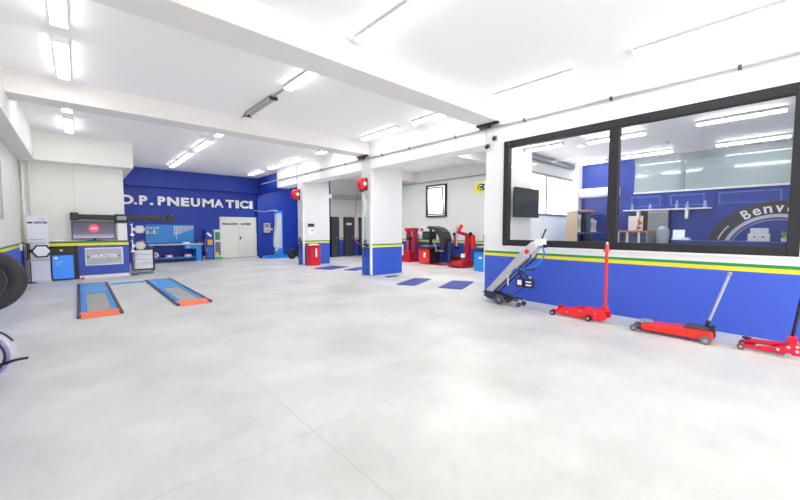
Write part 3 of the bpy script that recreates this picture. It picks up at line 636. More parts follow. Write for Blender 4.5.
# ------------------------------------------------------------------ machines in the side bay
ry = thing('truck_tyre_changer', 'tall red tyre machine with twin columns seen past the near pillar', 'tyre changer', (11.35, 11.9, 0))
B(-0.35, 0.35, -0.35, 0.35, 0, 0.12).build('base', redd, ry)
B(-0.3, 0.0, -0.3, 0.2, 0.12, 0.5).build('pedestal', redd, ry, bev=0.02)
for a in (-0.22, 0.18): B(0.02, 0.22, a-0.09, a+0.09, 0.12, 1.45).build('column', M('wine_red', '#A5223A', 0.35), ry, bev=0.02)
B(-0.02, 0.26, -0.34, 0.32, 1.4, 1.55).build('crosshead', redd, ry, bev=0.02)
B(-0.1, 0.1, -0.12, 0.1, 1.0, 1.14).build('tool_head', black, ry); MB().cyl((-0.1, 0, 0.5), (-0.1, 0, 1.0), 0.05).build('spindle', M('pink_red', '#C8384E', 0.35), ry)
B(-0.34, -0.3, 0.1, 0.3, 0.3, 0.8).build('side_plate', whitep, ry)
MB().tube(smooth_path([(0.1, -0.32, 1.4), (0.05, -0.5, 1.2), (0.1, -0.48, 0.8), (0.1, -0.34, 0.6)]), 0.025).build('cable', black, ry)
wl = thing('wall_phone', 'small white wall box above the balancing machine', 'wall box', (12.1, 11.75, 1.2))
B(-0.1, 0, -0.16, 0.16, 0, 0.4).build('case', whitep, wl); B(-0.11, -0.1, -0.1, 0.1, 0.2, 0.34).build('display', inkgrey, wl)
bl = thing('wheel_balancer', 'red and black wheel balancer with monitor and curved black wheel hood', 'wheel balancer', (11.1, 10.55, 0))
B(-0.2, -0.13, -0.28, 0.3, 0.03, 0.66).build('front_panel', M('balancer_red', '#E5271F', 0.35), bl)
B(-0.13, 0.5, -0.28, 0.3, 0.03, 0.66).build('cabinet', M('balancer_black', '#2A2023', 0.45), bl)
B(-0.21, -0.2, -0.1, 0.0, 0.3, 0.5).build('white_logo', letterm, bl)
B(-0.26, 0.55, -0.5, 0.36, 0.66, 0.76).build('weight_tray', black, bl, bev=0.02)
for k in range(4): B(-0.2+0.17*k, -0.06+0.17*k, -0.2, 0.1, 0.76, 0.79).build('tray_pocket', grey, bl)
MB().cyl((0.2, -0.28, 0.58), (0.2, -0.75, 0.58), 0.04).build('shaft', silver, bl)
B(0.2, 0.3, -0.02, 0.08, 0.76, 1.1).build('monitor_post', black, bl)
B(0.2, 0.3, -0.02, 0.06, 1.38, 1.56).build('hood_support', black, bl)
mm = B(0.0, 0.4, -0.2, 0.3, 1.05, 1.4).build('monitor', black, bl, bev=0.03); B(-0.008, 0, -0.15, 0.25, 1.1, 1.35).build('screen', darkgrey, mm)
outer = [(0.0, 1.62), (-0.3, 1.62), (-0.62, 1.55), (-0.88, 1.38), (-1.0, 1.12), (-0.98, 0.85), (-0.88, 0.62)]
inner = [(-0.78, 0.7), (-0.72, 0.95), (-0.62, 1.2), (-0.48, 1.38), (-0.26, 1.5), (0.0, 1.52)]
MB().prism(outer+inner, 0.0, 0.45, 'x').build('wheel_hood', M('hood_black', '#26282B', 0.45), bl, bev=0.02)
MB().beam((0.0, -0.4, 1.0), (-0.05, -0.62, 0.55), 0.05, 0.05).build('gauge_arm', silver, bl)
B(-0.1, 0.4, -0.9, -0.3, 0, 0.03).build('foot_plate', redd, bl)
ch = thing('tyre_changer', 'red tyre changer with tilting column and black turntable in the side bay', 'tyre changer', (11.1, 8.75, 0))
MB().prism([(-0.35, 0), (0.4, 0), (0.4, 0.3), (-0.1, 0.34), (-0.35, 0.22)], -0.35, 0.35, 'y').build('base', redd, ch, bev=0.03)
MB().lathe([(0, 0), (0.24, 0), (0.24, 0.06), (0.1, 0.08), (0, 0.08)], (-0.05, 0.12, 0.36), (0,0,1), 24).build('turntable', black, ch, smooth=True)
for k in range(4):
    a = PI/4+PI/2*k; MB().beam((-0.05, 0.12, 0.46), (-0.05+0.26*math.cos(a), 0.12+0.26*math.sin(a), 0.46), 0.06, 0.05, (0,0,1)).build('jaw', darkgrey, ch)
MB().beam((0.3, -0.1, 0.3), (0.36, -0.12, 1.3), 0.2, 0.2).build('column', redd, ch, bev=0.02)
MB().beam((0.38, -0.1, 1.25), (-0.1, 0.12, 1.4), 0.1, 0.1).build('swing_arm', redd, ch)
MB().cyl((-0.08, 0.12, 0.8), (-0.08, 0.12, 1.6), 0.035).build('tool_shaft', silver, ch)
B(-0.15, 0.0, 0.05, 0.19, 0.72, 0.82).build('tool_head', black, ch)
MB().cyl((-0.04, 0.08, 1.42), (0.06, -0.02, 1.66), 0.07).build('cylinder', red, ch, smooth=True)
MB().cyl((0.3, -0.38, 0.75), (0.3, -0.38, 1.25), 0.09).build('air_tank', red, ch, smooth=True)
MB().beam((0.36, -0.12, 1.2), (0.3, -0.38, 1.25), 0.1, 0.08).build('assist_arm', black, ch)
MB().beam((0.0, 0.3, 1.3), (0.05, 0.28, 0.85), 0.09, 0.07).build('assist_arm', redd, ch)
for p in ((-0.02, 0.25, 1.3), (0.28, -0.3, 1.32)): MB().cyl(p, (p[0]-0.08, p[1], p[2]), 0.06).build('knob', black, ch, smooth=True)
B(-0.22, -0.1, -0.32, -0.2, 0.4, 0.55).build('oil_cup', whitep, ch)
MB().prism([(-0.38, 0.15), (-0.3, 0.15), (-0.26, 0.95), (-0.32, 0.98)], 0.2, 0.34, 'y').build('bead_blade', navy, ch)
MB().box(-0.45, -0.35, 0.0, 0.1, 0.03, 0.06).box(-0.45, -0.35, -0.2, -0.1, 0.03, 0.06).build('pedal', darkgrey, ch)
bc = thing('balancer_cabinet', 'bright blue balancer cabinet with dark tray and small screen beside the office corner', 'wheel balancer', (10.75, 7.2, 0))
B(-0.3, 0.3, -0.4, 0.42, 0, 0.7).build('cabinet', skyblue, bc, bev=0.01)
for y in (0.15, -0.12): B(-0.31, -0.3, y-0.06, y+0.06, 0.45, 0.52).build('white_logo', letterm, bc)
B(-0.34, 0.34, -0.45, 0.45, 0.7, 0.84).build('weight_tray', darkgrey, bc, bev=0.03); B(-0.3, 0.1, -0.3, 0.3, 0.84, 0.9).build('tray_lid', grey, bc)
mp = B(0.0, 0.28, -0.3, 0.25, 1.02, 1.34).build('monitor', darkgrey, bc, bev=0.02); B(-0.008, 0, -0.26, 0.21, 1.06, 1.3).build('screen', inkgrey, mp); B(0.1, 0.18, -0.06, 0.02, 0.84, 1.02).build('monitor_post', black, bc)
ys = thing('blade_sign', 'yellow sign with black oval jutting from behind the office corner', 'sign', (7.3, 4.75, 2.38))
B(-0.04, 0.04, 0.0, 0.55, 0, 0.26).build('sign_box', yellowm, ys, bev=0.02)
pn = MB().prism([(0.05, 0.09), (0.38, 0.05), (0.45, 0.1), (0.45, 0.17), (0.38, 0.21), (0.05, 0.18)], -0.046, -0.04, 'x').build('black_field', black, ys)
MB().text('C', (-0.046, 0.42, 0.08), (0,-1,0), (0,0,1), 0.1, 0.1, 0.003).box(-0.05, -0.046, 0.05, 0.28, 0.11, 0.15).build('white_mark', letterm, pn)

# ------------------------------------------------------------------ office behind the window
struct(B(11.0, 11.2, -4, 4.3, 0, 2.42).box(11.0, 11.2, 2.9, 4.3, 2.42, 3.35).build('wall_office_back', blueo))
struct(B(10.96, 11.2, -4, 2.9, 2.42, 2.46).build('trim_5', whitep))
tw = struct(MB().box(11.0, 11.06, -4, 2.9, 3.18, 3.35).box(11.0, 11.06, 1.85, 1.93, 2.46, 3.18).build('window_4', M('transom_frame', '#8E979B', 0.4)))
B(11.02, 11.04, -4, 2.9, 2.46, 3.18).build('pane', M('transom_glass', '#9DACB0', 0.08, 0.0, var=0.03, spec=0.8), tw)
struct(B(XW+0.28, 11.2, -4, 4.45, 3.35, 3.45).build('ceiling_office', M('office_ceiling', '#FDFDFD', 0.6, var=0.01)))
struct(B(XW, 11.2, -4.2, -4, 0, CEIL).build('wall_office_near', white))
struct(B(10.72, 11.0, 4.22, 4.45, 0, 3.35).build('trim_6', white))
# recessed panels on the office wall
for a, b in ((2.3, 2.95), (1.45, 2.1), (0.2, 1.2)):
    m = MB()
    for c in ((a, b, 2.32, 2.345), (a, b, 2.08, 2.1), (a, a+0.025, 2.1, 2.32), (b-0.025, b, 2.1, 2.32)): m.box(10.985, 11.0, *c)
    struct(m.build('trim_7', M('office_panel_blue', '#4F70CC', 0.35)))
for y in (1.25, 2.2): struct(B(10.99, 11.0, y-0.015, y+0.015, 1.3, 2.42).build('trim_8', M('office_seam_blue', '#16307E', 0.4)))
# frosted glazing towards the bay
fw = MB().box(8.1, 10.76, 4.38, 4.45, 2.87, 2.93).box(8.1, 10.76, 4.38, 4.45, 1.84, 1.9).box(9.1, 9.16, 4.38, 4.45, 1.9, 2.87).box(8.1, 10.72, 4.33, 4.45, 3.22, 3.3)
fw = struct(fw.build('window_5', M('office_frame_grey', '#85898C', 0.4)))
for a, b in ((8.1, 9.1), (9.16, 10.76)): B(a, b, 4.4, 4.42, 1.9, 2.87).build('pane', daylight, fw)
B(8.1, 10.76, 4.4, 4.43, 1.0, 1.84).build('lower_pane', M('glowing_lower_glass', '#DDE3E3', 0.5, emit=0.22), fw)  # slight glow added so the unlit pane looks backlit
tv = thing('television', 'black flat television on the white office wall, seen through the window', 'television', (7.64, 4.27, 0))
B(-0.55, 0.42, -0.2, -0.14, 1.76, 2.42, rot=Rz(-0.06)).build('screen', M('tv_black', '#1E2022', 0.15), tv, bev=0.01); MB().box(-0.1, 0.0, -0.15, 0, 2.05, 2.15).build('bracket', grey, tv)
ac = thing('air_conditioner', 'white wall air conditioner on the blue office wall', 'air conditioner', (11.0, 3.72, 2.38))
MB().prism([(0, 0.0), (-0.2, 0.03), (-0.23, 0.1), (-0.2, 0.27), (0, 0.28)], -0.5, 0.52, 'y').build('case', whitep, ac, bev=0.02); B(-0.215, -0.19, -0.44, 0.46, 0.02, 0.05).build('louvre', grey, ac)
bk = thing('binder_unit', 'tan and blue shelf unit holding white binders in the office', 'shelf unit', (9.2, 3.62, 0))
B(0, 0.04, 0, 0.26, 0, 1.95).build('end_panel', tan, bk); B(0.04, 1.7, 0.22, 0.26, 0, 1.95).build('back_panel', blueo, bk)
for z in (0.4, 0.9, 1.38, 1.91): B(0.04, 1.7, 0.0, 0.22, z, z+0.04).build('shelf', M('unit_blue', '#4A5A9E', 0.5), bk)
B(0.85, 0.88, 0, 0.22, 0, 1.95).build('divider', darkgrey, bk); B(0.6, 0.85, 0.0, 0.02, 1.42, 1.9).build('door_panel', M('unit_dark', '#3B4468', 0.4), bk)
B(0.5, 1.0, -0.06, 0.22, 1.95, 1.99).build('top_board', orangew, bk)
for k, (x, z, h) in enumerate(((0.14, 1.42, 0.45), (0.25, 1.42, 0.45), (1.0, 1.42, 0.36), (1.14, 1.42, 0.36), (1.32, 1.42, 0.32))):
    q = thing('binder', ['white binder with green spine label at the tan end of the shelf unit', 'second white binder from the tan end of the shelf unit', 'first of the three white binders on the right of the shelf unit', 'middle of the three white binders on the right of the shelf unit', 'smallest of the three white binders on the right of the shelf unit'][k], 'binder', (9.2+x, 3.66, z), 0, 'binders in the office')
    B(0, 0.085, 0, 0.16, 0, h).build('cover', whitep, q); B(0.02, 0.065, -0.004, 0, h*0.2, h*0.75).build('spine_label', greenm if k == 0 else inkgrey, q)
dk = thing('office_desk', 'tall office counter with orange edge in front of the grey partition', 'desk', (10.45, 2.7, 0))
B(-0.28, 0.25, -0.36, 0.4, 1.42, 1.46).build('worktop', orangew, dk); B(-0.25, 0.2, -0.33, -0.3, 0, 1.42).build('side_panel', grey, dk); B(-0.25, 0.2, 0.34, 0.37, 0, 1.42).build('side_panel', grey, dk); B(0.15, 0.2, -0.3, 0.34, 0, 1.42).build('back_panel', M('desk_blue', '#6C7FB8', 0.4), dk)
for y in (0.3, 0.1, -0.15): B(-0.26, -0.22, y-0.02, y+0.02, 0, 1.42).build('leg', whitep, dk)
d6 = struct(B(10.97, 11.0, 2.52, 2.95, 0, 1.93).build('door_6', M('dark_red_door', '#4A2428', 0.5)))
po = thing('poster', 'white poster with red flash hanging in the dark office doorway', 'poster', (10.9, 2.8, 1.42))
B(-0.02, 0, -0.16, 0.17, 0, 0.42).build('sheet', whitep, po); MB().prism([(-0.02, 0.05), (-0.14, 0.1), (-0.06, 0.16), (-0.16, 0.24), (-0.05, 0.3), (-0.04, 0.42), (-0.1, 0.4)][::-1], -0.03, -0.02, 'x').build('red_flash', M('poster_red', '#E4502F', 0.5), po)
gp = thing('office_partition', 'grey partition panel beside the dark office doorway', 'partition', (10.85, 2.3, 0))
B(-0.03, 0.03, -0.2, 0.22, 0, 1.93).build('panel', M('partition_grey', '#8E949A', 0.5), gp); B(-0.05, -0.03, -0.2, 0.22, 1.9, 1.96).build('edge', grey, gp)
wc = thing('water_cooler', 'pale plastic water cooler in front of the grey office partition', 'water cooler', (10.6, 2.15, 0))
B(-0.14, 0.14, -0.14, 0.14, 0, 1.15).build('cabinet', M('cooler_grey', '#B9BEC4', 0.4), wc, bev=0.02); MB().lathe([(0,0),(0.12,0),(0.13,0.06),(0.13,0.34),(0.05,0.42),(0,0.42)], (0,0,1.15), (0,0,1), 20).build('bottle', M('cooler_bottle', '#AEBAC6', 0.2), wc, smooth=True)
lt = thing('laptop', 'white open laptop on the office sill, left of the tyre mural', 'laptop', (10.75, 1.8, 1.24))
B(-0.2, 0.02, -0.18, 0.17, 0, 0.02).build('keyboard', whitep, lt); B(0.0, 0.02, -0.05, 0.18, 0.02, 0.24, rot=Ry(0.15)).build('screen', M('laptop_white', '#E8ECF4', 0.3, emit=0.2), lt); B(-0.19, -0.02, -0.16, -0.02, 0.02, 0.06).build('paper', whitep, lt)
ds = thing('office_sideboard', 'long low blue office sideboard below the tyre mural', 'sideboard', (10.75, 1.1, 0))
B(-0.25, 0.22, -1.1, 0.85, 1.2, 1.24).build('worktop', M('side_top', '#4C5FAE', 0.4), ds); B(-0.22, 0.22, -1.05, 0.8, 0, 1.2).build('body', blueo, ds); B(-0.23, -0.22, -0.08, -0.06, 0.05, 1.15).build('door_gap', navy, ds)
sh = thing('wall_shelf', 'thin pale shelf on the blue office wall', 'shelf', (11.0, 2.2, 1.99))
B(-0.16, 0, -0.9, 0.9, -0.015, 0.015).build('board', whitep, sh)
for y in (-0.45, 0.55): B(-0.16, 0, y-0.03, y+0.03, -0.24, 0.0).build('bracket', whitep, sh)
for k, (y, h) in enumerate(((2.9, 0.12), (2.5, 0.1), (1.95, 0.16), (1.75, 0.12), (1.42, 0.13))):
    q = thing('shelf_bottle', 'pale blue bottle on the office wall shelf, %s from the office pillar side' % ordn[k], 'bottle', (10.91, y, 2.005), 0, 'bottles on the office shelf')
    MB().lathe([(0,0),(0.035,0),(0.035,h*0.7),(0.014,h*0.85),(0.014,h),(0,h)], (0,0,0), (0,0,1), 12).build('bottle_body', M('bottle_pale', '#8EA6DE', 0.3), q, smooth=True)
    MB().cyl((0,0,h), (0,0,h+0.025), 0.017, n=10).build('cap', whitep, q)
# tyre mural
mu = thing('tyre_mural', 'giant printed tyre mural lettered Benvenuti on the blue office wall', 'mural', (11.0, 0.24, 0.95))
def ring(ri, ro, d0, d1, a0, a1, n=48, zmin=None):
    m = MB(); A = []
    for k in range(n+1):
        a = a0+(a1-a0)*k/n
        A.append([m.bm.verts.new((d, r*math.cos(a), r*math.sin(a))) for d in (d0, d1) for r in (ri, ro)])
    for p, q_ in zip(A, A[1:]):
        for i, j in ((0,1),(1,3),(3,2),(2,0)): m.bm.faces.new((p[i], p[j], q_[j], q_[i]))
    m.bm.faces.new([A[0][i] for i in (0,1,3,2)]); m.bm.faces.new([A[-1][i] for i in (0,1,3,2)])
    return m
R0 = 1.13
ring(0.87, R0, -0.015, 0, 0.25, PI-0.25).build('tyre_ring', M('mural_rubber', '#3A3840', 0.6, var=0.3, scale=9), mu)
tb = MB()
for k in range(40):
    a = 0.28+(PI-0.56)*k/39; c0, s0 = math.cos(a), math.sin(a)
    tb.beam((-0.012, R0*c0, R0*s0), (-0.012, (R0+0.025)*c0, (R0+0.025)*s0), 0.02, 0.06)
tb.build('tread_blocks', M('mural_tread', '#4A4248', 0.6, var=0.3, scale=9), mu)
ring(0.80, 0.87, -0.018, 0, 0.25, PI-0.25).build('rim_ring', M('mural_rim', '#C9CDDA', 0.4), mu)
ring(0.74, 0.765, -0.018, 0, 0.25, PI-0.25).build('rim_line', M('mural_line', '#8C99C4', 0.4), mu)
lt_ = MB()
for k, chh in enumerate('Benvenuti'):
    a = math.radians(60+10.2*k); rr = 0.9
    c0, s0 = math.cos(a), math.sin(a)
    lt_.text(chh, (-0.016, rr*c0+0.055*s0, rr*s0-0.055*c0), (0, -s0, c0), (0, c0, s0), 0.125, 0.2 if chh in 'B' else 0.15, 0.004, 0.02)
for k, chh in enumerate('PNEUMATICI'[:7]):
    a = math.radians(20+3.0*k); rr = 0.97; c0, s0 = math.cos(a), math.sin(a)
    lt_.text('-', (-0.016, rr*c0+0.02*s0, rr*s0-0.02*c0), (0, -s0, c0), (0, c0, s0), 0.035, 0.03, 0.004, 0.0)
lt_.build('lettering', letterm, mu)
pr_ = thing('desktop_printer', 'white desktop printer on the office sideboard inside the tyre mural arch', 'printer', (10.75, 0.5, 1.24))
B(-0.14, 0.14, -0.17, 0.16, 0, 0.16).build('case', whitep, pr_); B(-0.06, 0.12, -0.14, 0.13, 0.16, 0.28).build('paper_tray', M('pale_blue_tray', '#D6E2F2', 0.4), pr_)
for y in (-0.07, 0.06): B(-0.15, -0.14, y-0.015, y+0.015, 0.08, 0.11).build('button', inkblue, pr_)
pt = thing('green_plant', 'small green potted plant at the right end of the office sideboard', 'plant', (10.72, 0.12, 1.24))
MB().lathe([(0,0),(0.05,0),(0.06,0.08),(0,0.08)], (0,0,0), (0,0,1), 14).build('pot', whitep, pt)
lv = MB()
for k in range(14):
    a = 2*PI*k/14; e = 0.07+0.05*random.random()
    lv.beam((0,0,0.08), (e*math.cos(a), e*math.sin(a)*0.7, 0.13+0.1*random.random()), 0.03, 0.006, (math.sin(a), -math.cos(a), 0))
lv.build('leaves', M('plant_green', '#7FC23E', 0.5), pt)
# office lights
OL = [(8.0, 0.15, 1.2), (8.0, 1.95, 2.97), (7.75, 3.4, 4.2), (10.3, 0.12, 1.2), (10.28, 1.95, 2.98), (10.45, 3.4, 4.15)]
for k, (x, a, b) in enumerate(OL):
    light_fixture(x, a, b, 'tube light on the office ceiling, %s in the %s row' % (ordn[k % 3], 'front' if k < 3 else 'back'), 3.35, otube_m, 0.1, 'tube lights on the office ceiling')
q = thing('downlight', 'round recessed downlight on the office ceiling', 'light', (8.3, 3.24, 3.35)); MB().lathe([(0,-0.02),(0.07,-0.02),(0.07,0),(0,0)], (0,0,0), (0,0,1), 20).build('lens', otube_m, q); MB().lathe([(0.07,-0.025),(0.09,-0.025),(0.09,0),(0.07,0)], (0,0,0), (0,0,1), 20, closed=True).build('trim_ring', whitep, q)
q = thing('detector', 'small white detector on the office ceiling between the lights', 'detector', (9.3, 1.9, 3.35)); MB().lathe([(0,-0.04),(0.05,-0.035),(0.06,0),(0,0)], (0,0,0), (0,0,1), 16).build('dome', grey, q); MB().lathe([(0.05,-0.012),(0.08,-0.01),(0.08,0),(0.05,0)], (0,0,0), (0,0,1), 16, closed=True).build('base', whitep, q)

# ------------------------------------------------------------------ pneumatic trolley jack leaning against the office wall
sj = thing('air_jack_trolley', 'grey tilted air jack on wheels with blue hose by the office corner', 'trolley jack', (6.34, 3.88, 0))
a0, a1 = Vector((0, 0.37, 0.14)), Vector((0, -0.68, 1.22))
lg = M('jack_grey', '#B9BABC', 0.4, 0.1)
d_ = (a1-a0).normalized(); nrm = Vector((0, d_.z, -d_.y)) ; nrm = Vector((0, -d_.z, d_.y))
def arm(w0, w1, h0, h1, p0, p1, off):
    m = MB(); vs = []
    for p, w_, h in ((p0, w0, h0), (p1, w1, h1)):
        for i, j in ((-1,-1),(1,-1),(1,1),(-1,1)): vs.append(m.bm.verts.new(p+Vector((i*w_/2, 0, 0))+nrm*(j*h/2+off)))
    for f in ((3,2,1,0),(4,5,6,7),(0,1,5,4),(1,2,6,5),(2,3,7,6),(3,0,4,7)): m.bm.faces.new([vs[i] for i in f])
    return m
arm(0.20, 0.24, 0.12, 0.18, a0, a1-d_*0.3, 0).build('arm', lg, sj, bev=0.015)
arm(0.24, 0.2, 0.2, 0.16, a1-d_*0.3, a1, -0.0).build('head_block', M('head_grey', '#C6C6C8', 0.4), sj, bev=0.02)
MB().lathe([(0,0),(0.045,0),(0.045,0.004),(0,0.004)], tuple(a1-d_*0.2+Vector((-0.123, 0, 0))), (-1,0,0), 16).build('red_emblem', red, sj)
MB().box(-0.09, 0.09, -0.82, -0.66, 1.18, 1.32).build('control_head', whitep, sj, bev=0.02)
MB().cyl((0, -0.76, 1.3), (0.0, -0.84, 1.5), 0.014).build('lever', darkgrey, sj)
MB().box(-0.1, -0.06, -0.9, -0.78, 1.16, 1.19).cyl((-0.05, -0.74, 1.2), (-0.05, -0.9, 1.2), 0.018).build('valve', black, sj)
for s_ in (-0.11, 0.11):
    MB().tube([(s_, 0.40, 0.12), (s_, 0.25, 0.14), (s_, -0.6, 0.95), (s_, -0.62, 1.03)], 0.016).build('side_rail', navy, sj, smooth=True)
MB().prism([(0.42, 0.2), (0.32, 0.08), (0.0, 0.06), (-0.02, 0.14), (0.16, 0.22), (0.36, 0.24)], -0.13, 0.13, 'x').build('nose_plate', M('nose_navy', '#1B2140', 0.45), sj, bev=0.01)
for x in (-0.16, 0.16):
    wh = MB().lathe([(0.04,-0.035),(0.09,-0.035),(0.1,-0.02),(0.1,0.02),(0.09,0.035),(0.04,0.035)], (x, 0.0, 0.1), (1,0,0), 24, closed=True).build('wheel', M('wheel_grey', '#4C4A4A', 0.6), sj, smooth=True)
    MB().lathe([(0,-0.03),(0.06,-0.03),(0.06,0.03),(0,0.03)], (x, 0.0, 0.1), (1,0,0), 20).build('hub', M('hub_grey', '#8F8D88', 0.4, 0.4), wh)
MB().cyl((-0.16, 0, 0.1), (0.16, 0, 0.1), 0.015).build('axle', darkgrey, sj)
for x in (-0.1, 0.1):
    MB().beam((x, -0.02, 0.12), (x, -0.36, 0.12), 0.04, 0.03).build('rear_leg', darkgrey, sj)
    MB().cyl((x-0.018, -0.38, 0.045), (x+0.018, -0.38, 0.045), 0.045).build('caster', M('caster_dark', '#3A3A40', 0.5), sj, smooth=True)
    MB().box(x-0.03, x+0.03, -0.4, -0.34, 0.085, 0.11).build('caster_fork', grey, sj)
MB().tube(smooth_path([(-0.12, -0.84, 1.18), (-0.13, -0.88, 1.02), (-0.13, -0.74, 0.84), (-0.13, -0.5, 0.75), (-0.13, -0.32, 0.74), (-0.12, -0.24, 0.66)]), 0.016).build('hose', M('hose_blue', '#2E7FD8', 0.4), sj, smooth=True)
MB().tube(smooth_path([(-0.12, -0.4, 0.78), (-0.13, -0.55, 0.74), (-0.14, -0.72, 0.76)]), 0.018).build('hook', navy, sj, smooth=True)
for p, q_ in (((-0.14, -0.4, 0.78), (-0.14, -0.46, 0.56)), ((-0.13, -0.5, 0.42), (-0.12, 0.0, 0.14))):
    MB().tube(smooth_path([p, ((p[0]+q_[0])/2-0.03, (p[1]+q_[1])/2-0.04, (p[2]+q_[2])/2-0.05), q_]), 0.01, 6).build('cable', navy, sj, smooth=True)
for y in (-0.44, -0.63):
    cbx = B(-0.2, -0.1, y-0.075, y+0.075, 0.4, 0.58).build('control_box', M('box_navy', '#20254A', 0.45), sj, bev=0.01)
    if y > -0.5: B(-0.204, -0.2, y-0.05, y+0.035, 0.45, 0.54).build('label', whitep, cbx)
    else:
        for z in (0.46, 0.52): B(-0.204, -0.2, y-0.055, y+0.055, z-0.012, z+0.012).build('label', whitep, cbx)
        MB().cyl((-0.15, y, 0.58), (-0.15, y, 0.62), 0.02).build('knob', silver, cbx)
MB().beam((-0.1, -0.42, 0.55), (-0.05, -0.34, 0.72), 0.03, 0.02).build('hanger', darkgrey, sj)
MB().beam((-0.1, -0.63, 0.55), (-0.1, -0.4, 0.72), 0.03, 0.02).build('hanger', darkgrey, sj)
MB().cyl((-0.14, -0.17, 0.4), (-0.14, -0.17, 0.6), 0.012).build('valve_pipe', whitep, sj)

# ------------------------------------------------------------------ red floor jacks (local +x is the saddle end)
def jack_wheels(t, x, r, half, wmat, w_=0.04, name='wheel'):
    for s_ in (-1, 1):
        wh = MB().lathe([(0,-w_/2),(r*0.95,-w_/2),(r,-w_/4),(r,w_/4),(r*0.95,w_/2),(0,w_/2)], (x, s_*half, r), (0,1,0), 20).build(name, wmat, t, smooth=True)
        MB().lathe([(0,-w_/2-0.004),(r*0.45,-w_/2-0.004),(r*0.45,w_/2+0.004),(0,w_/2+0.004)], (x, s_*half, r), (0,1,0), 16).build('hub', grey, wh)
j1 = thing('floor_jack', 'red floor jack with upright red handle below the window mullion', 'floor jack', (6.25, 2.37, 0), PI/2)
j1.scale = (0.93, 0.93, 0.93)
jr = M('jack_red', '#F01E22', 0.35, var=0.06)
for s_ in (-1, 1):
    y = s_*0.13
    MB().prism([(0.44, 0.05), (0.46, 0.11), (0.3, 0.13), (0.1, 0.17), (-0.05, 0.2), (-0.4, 0.2), (-0.46, 0.16), (-0.47, 0.07), (-0.36, 0.03), (-0.1, 0.03)], y-0.012, y+0.012, 'y').build('side_plate', jr, j1, bev=0.006)
    for x, z in ((-0.3, 0.14), (-0.05, 0.15), (0.18, 0.1)): MB().cyl((x, y-0.02, z), (x, y+0.02, z), 0.014, n=8).build('bolt', silver, j1)
MB().beam((-0.1, 0, 0.13), (0.34, 0, 0.11), 0.12, 0.08, (0,1,0)).build('lift_arm', jr, j1, bev=0.01)
MB().lathe([(0,0),(0.06,0),(0.065,0.03),(0.05,0.035),(0,0.025)], (0.34, 0, 0.14), (0,0,1), 18).build('saddle', redd, j1, smooth=True)
B(-0.42, -0.1, -0.115, 0.115, 0.17, 0.195).build('cover_plate', jr, j1, bev=0.006)
MB().cyl((-0.3, 0, 0.1), (-0.1, 0, 0.1), 0.055).build('hydraulic_cylinder', darkgrey, j1, smooth=True)
B(-0.46, -0.36, -0.05, 0.05, 0.19, 0.27).build('handle_socket', jr, j1, bev=0.01)
MB().cyl((-0.41, 0, 0.22), (-0.41, 0, 1.25), 0.024).build('handle', jr, j1, smooth=True)
MB().cyl((-0.41, 0, 1.23), (-0.41, 0, 1.35), 0.03).box(-0.45, -0.37, -0.07, 0.07, 1.23, 1.26).build('grip', M('grip_pink', '#E2504F', 0.4), j1)
MB().cyl((-0.41, 0, 1.35), (-0.41, 0, 1.39), 0.018).build('grip_tip', whitep, j1)
jack_wheels(j1, 0.43, 0.05, 0.165, black); jack_wheels(j1, -0.2, 0.055, 0.165, black)
# long jack with silver handle
j2 = thing('floor_jack', 'long red floor jack with slanting silver handle, between the two other red jacks', 'floor jack', (6.15, 1.09, 0), PI/2)
j2.scale = (0.91, 0.95, 0.86)
MB().prism([(0.36, 0.05), (0.4, 0.13), (0.3, 0.16), (-0.3, 0.2), (-0.48, 0.19), (-0.5, 0.08), (-0.36, 0.05)], -0.15, 0.15, 'y').build('body', M('jack_red2', '#E92A1C', 0.35), j2, bev=0.02)
B(0.3, 0.52, -0.14, -0.11, 0.04, 0.09).build('fork', darkgrey, j2); B(0.3, 0.52, 0.11, 0.14, 0.04, 0.09).build('fork', darkgrey, j2)
MB().cyl((0.48, -0.14, 0.06), (0.48, 0.14, 0.06), 0.015).build('axle', silver, j2)
MB().lathe([(0,0),(0.09,0),(0.1,0.02),(0.07,0.03),(0,0.03)], (0.34, 0, 0.17), (0,0,1), 20).build('saddle', grey, j2, smooth=True)
MB().cyl((0.34, 0, 0.12), (0.34, 0, 0.18), 0.03).build('saddle_post', silver, j2)
B(-0.44, -0.16, -0.14, 0.14, 0.2, 0.225).build('cover_plate', M('cover_dark', '#54403C', 0.5), j2)
MB().prism([(-0.5, 0.08), (-0.46, 0.08), (-0.42, 0.24), (-0.5, 0.26)], -0.06, 0.06, 'y').build('handle_socket', darkgrey, j2)
hb, ht = Vector((-0.40, 0, 0.24)), Vector((-0.62, 0, 1.08))
MB().cyl(hb, hb+(ht-hb)*0.12, 0.024).build('handle_base', darkgrey, j2)
MB().cyl(hb+(ht-hb)*0.1, ht, 0.019).build('handle', M('handle_silver', '#B5BCC6', 0.35, 0.4), j2, smooth=True)
MB().cyl(ht+Vector((0,-0.06,0)), ht+Vector((0,0.06,0)), 0.022).build('handle_grip', M('grip_grey', '#9A9AA0', 0.4), j2)
jack_wheels(j2, 0.48, 0.055, 0.13, M('steel_wheel', '#77736E', 0.4, 0.3)); jack_wheels(j2, -0.42, 0.065, 0.18, M('steel_wheel', '#77736E'))
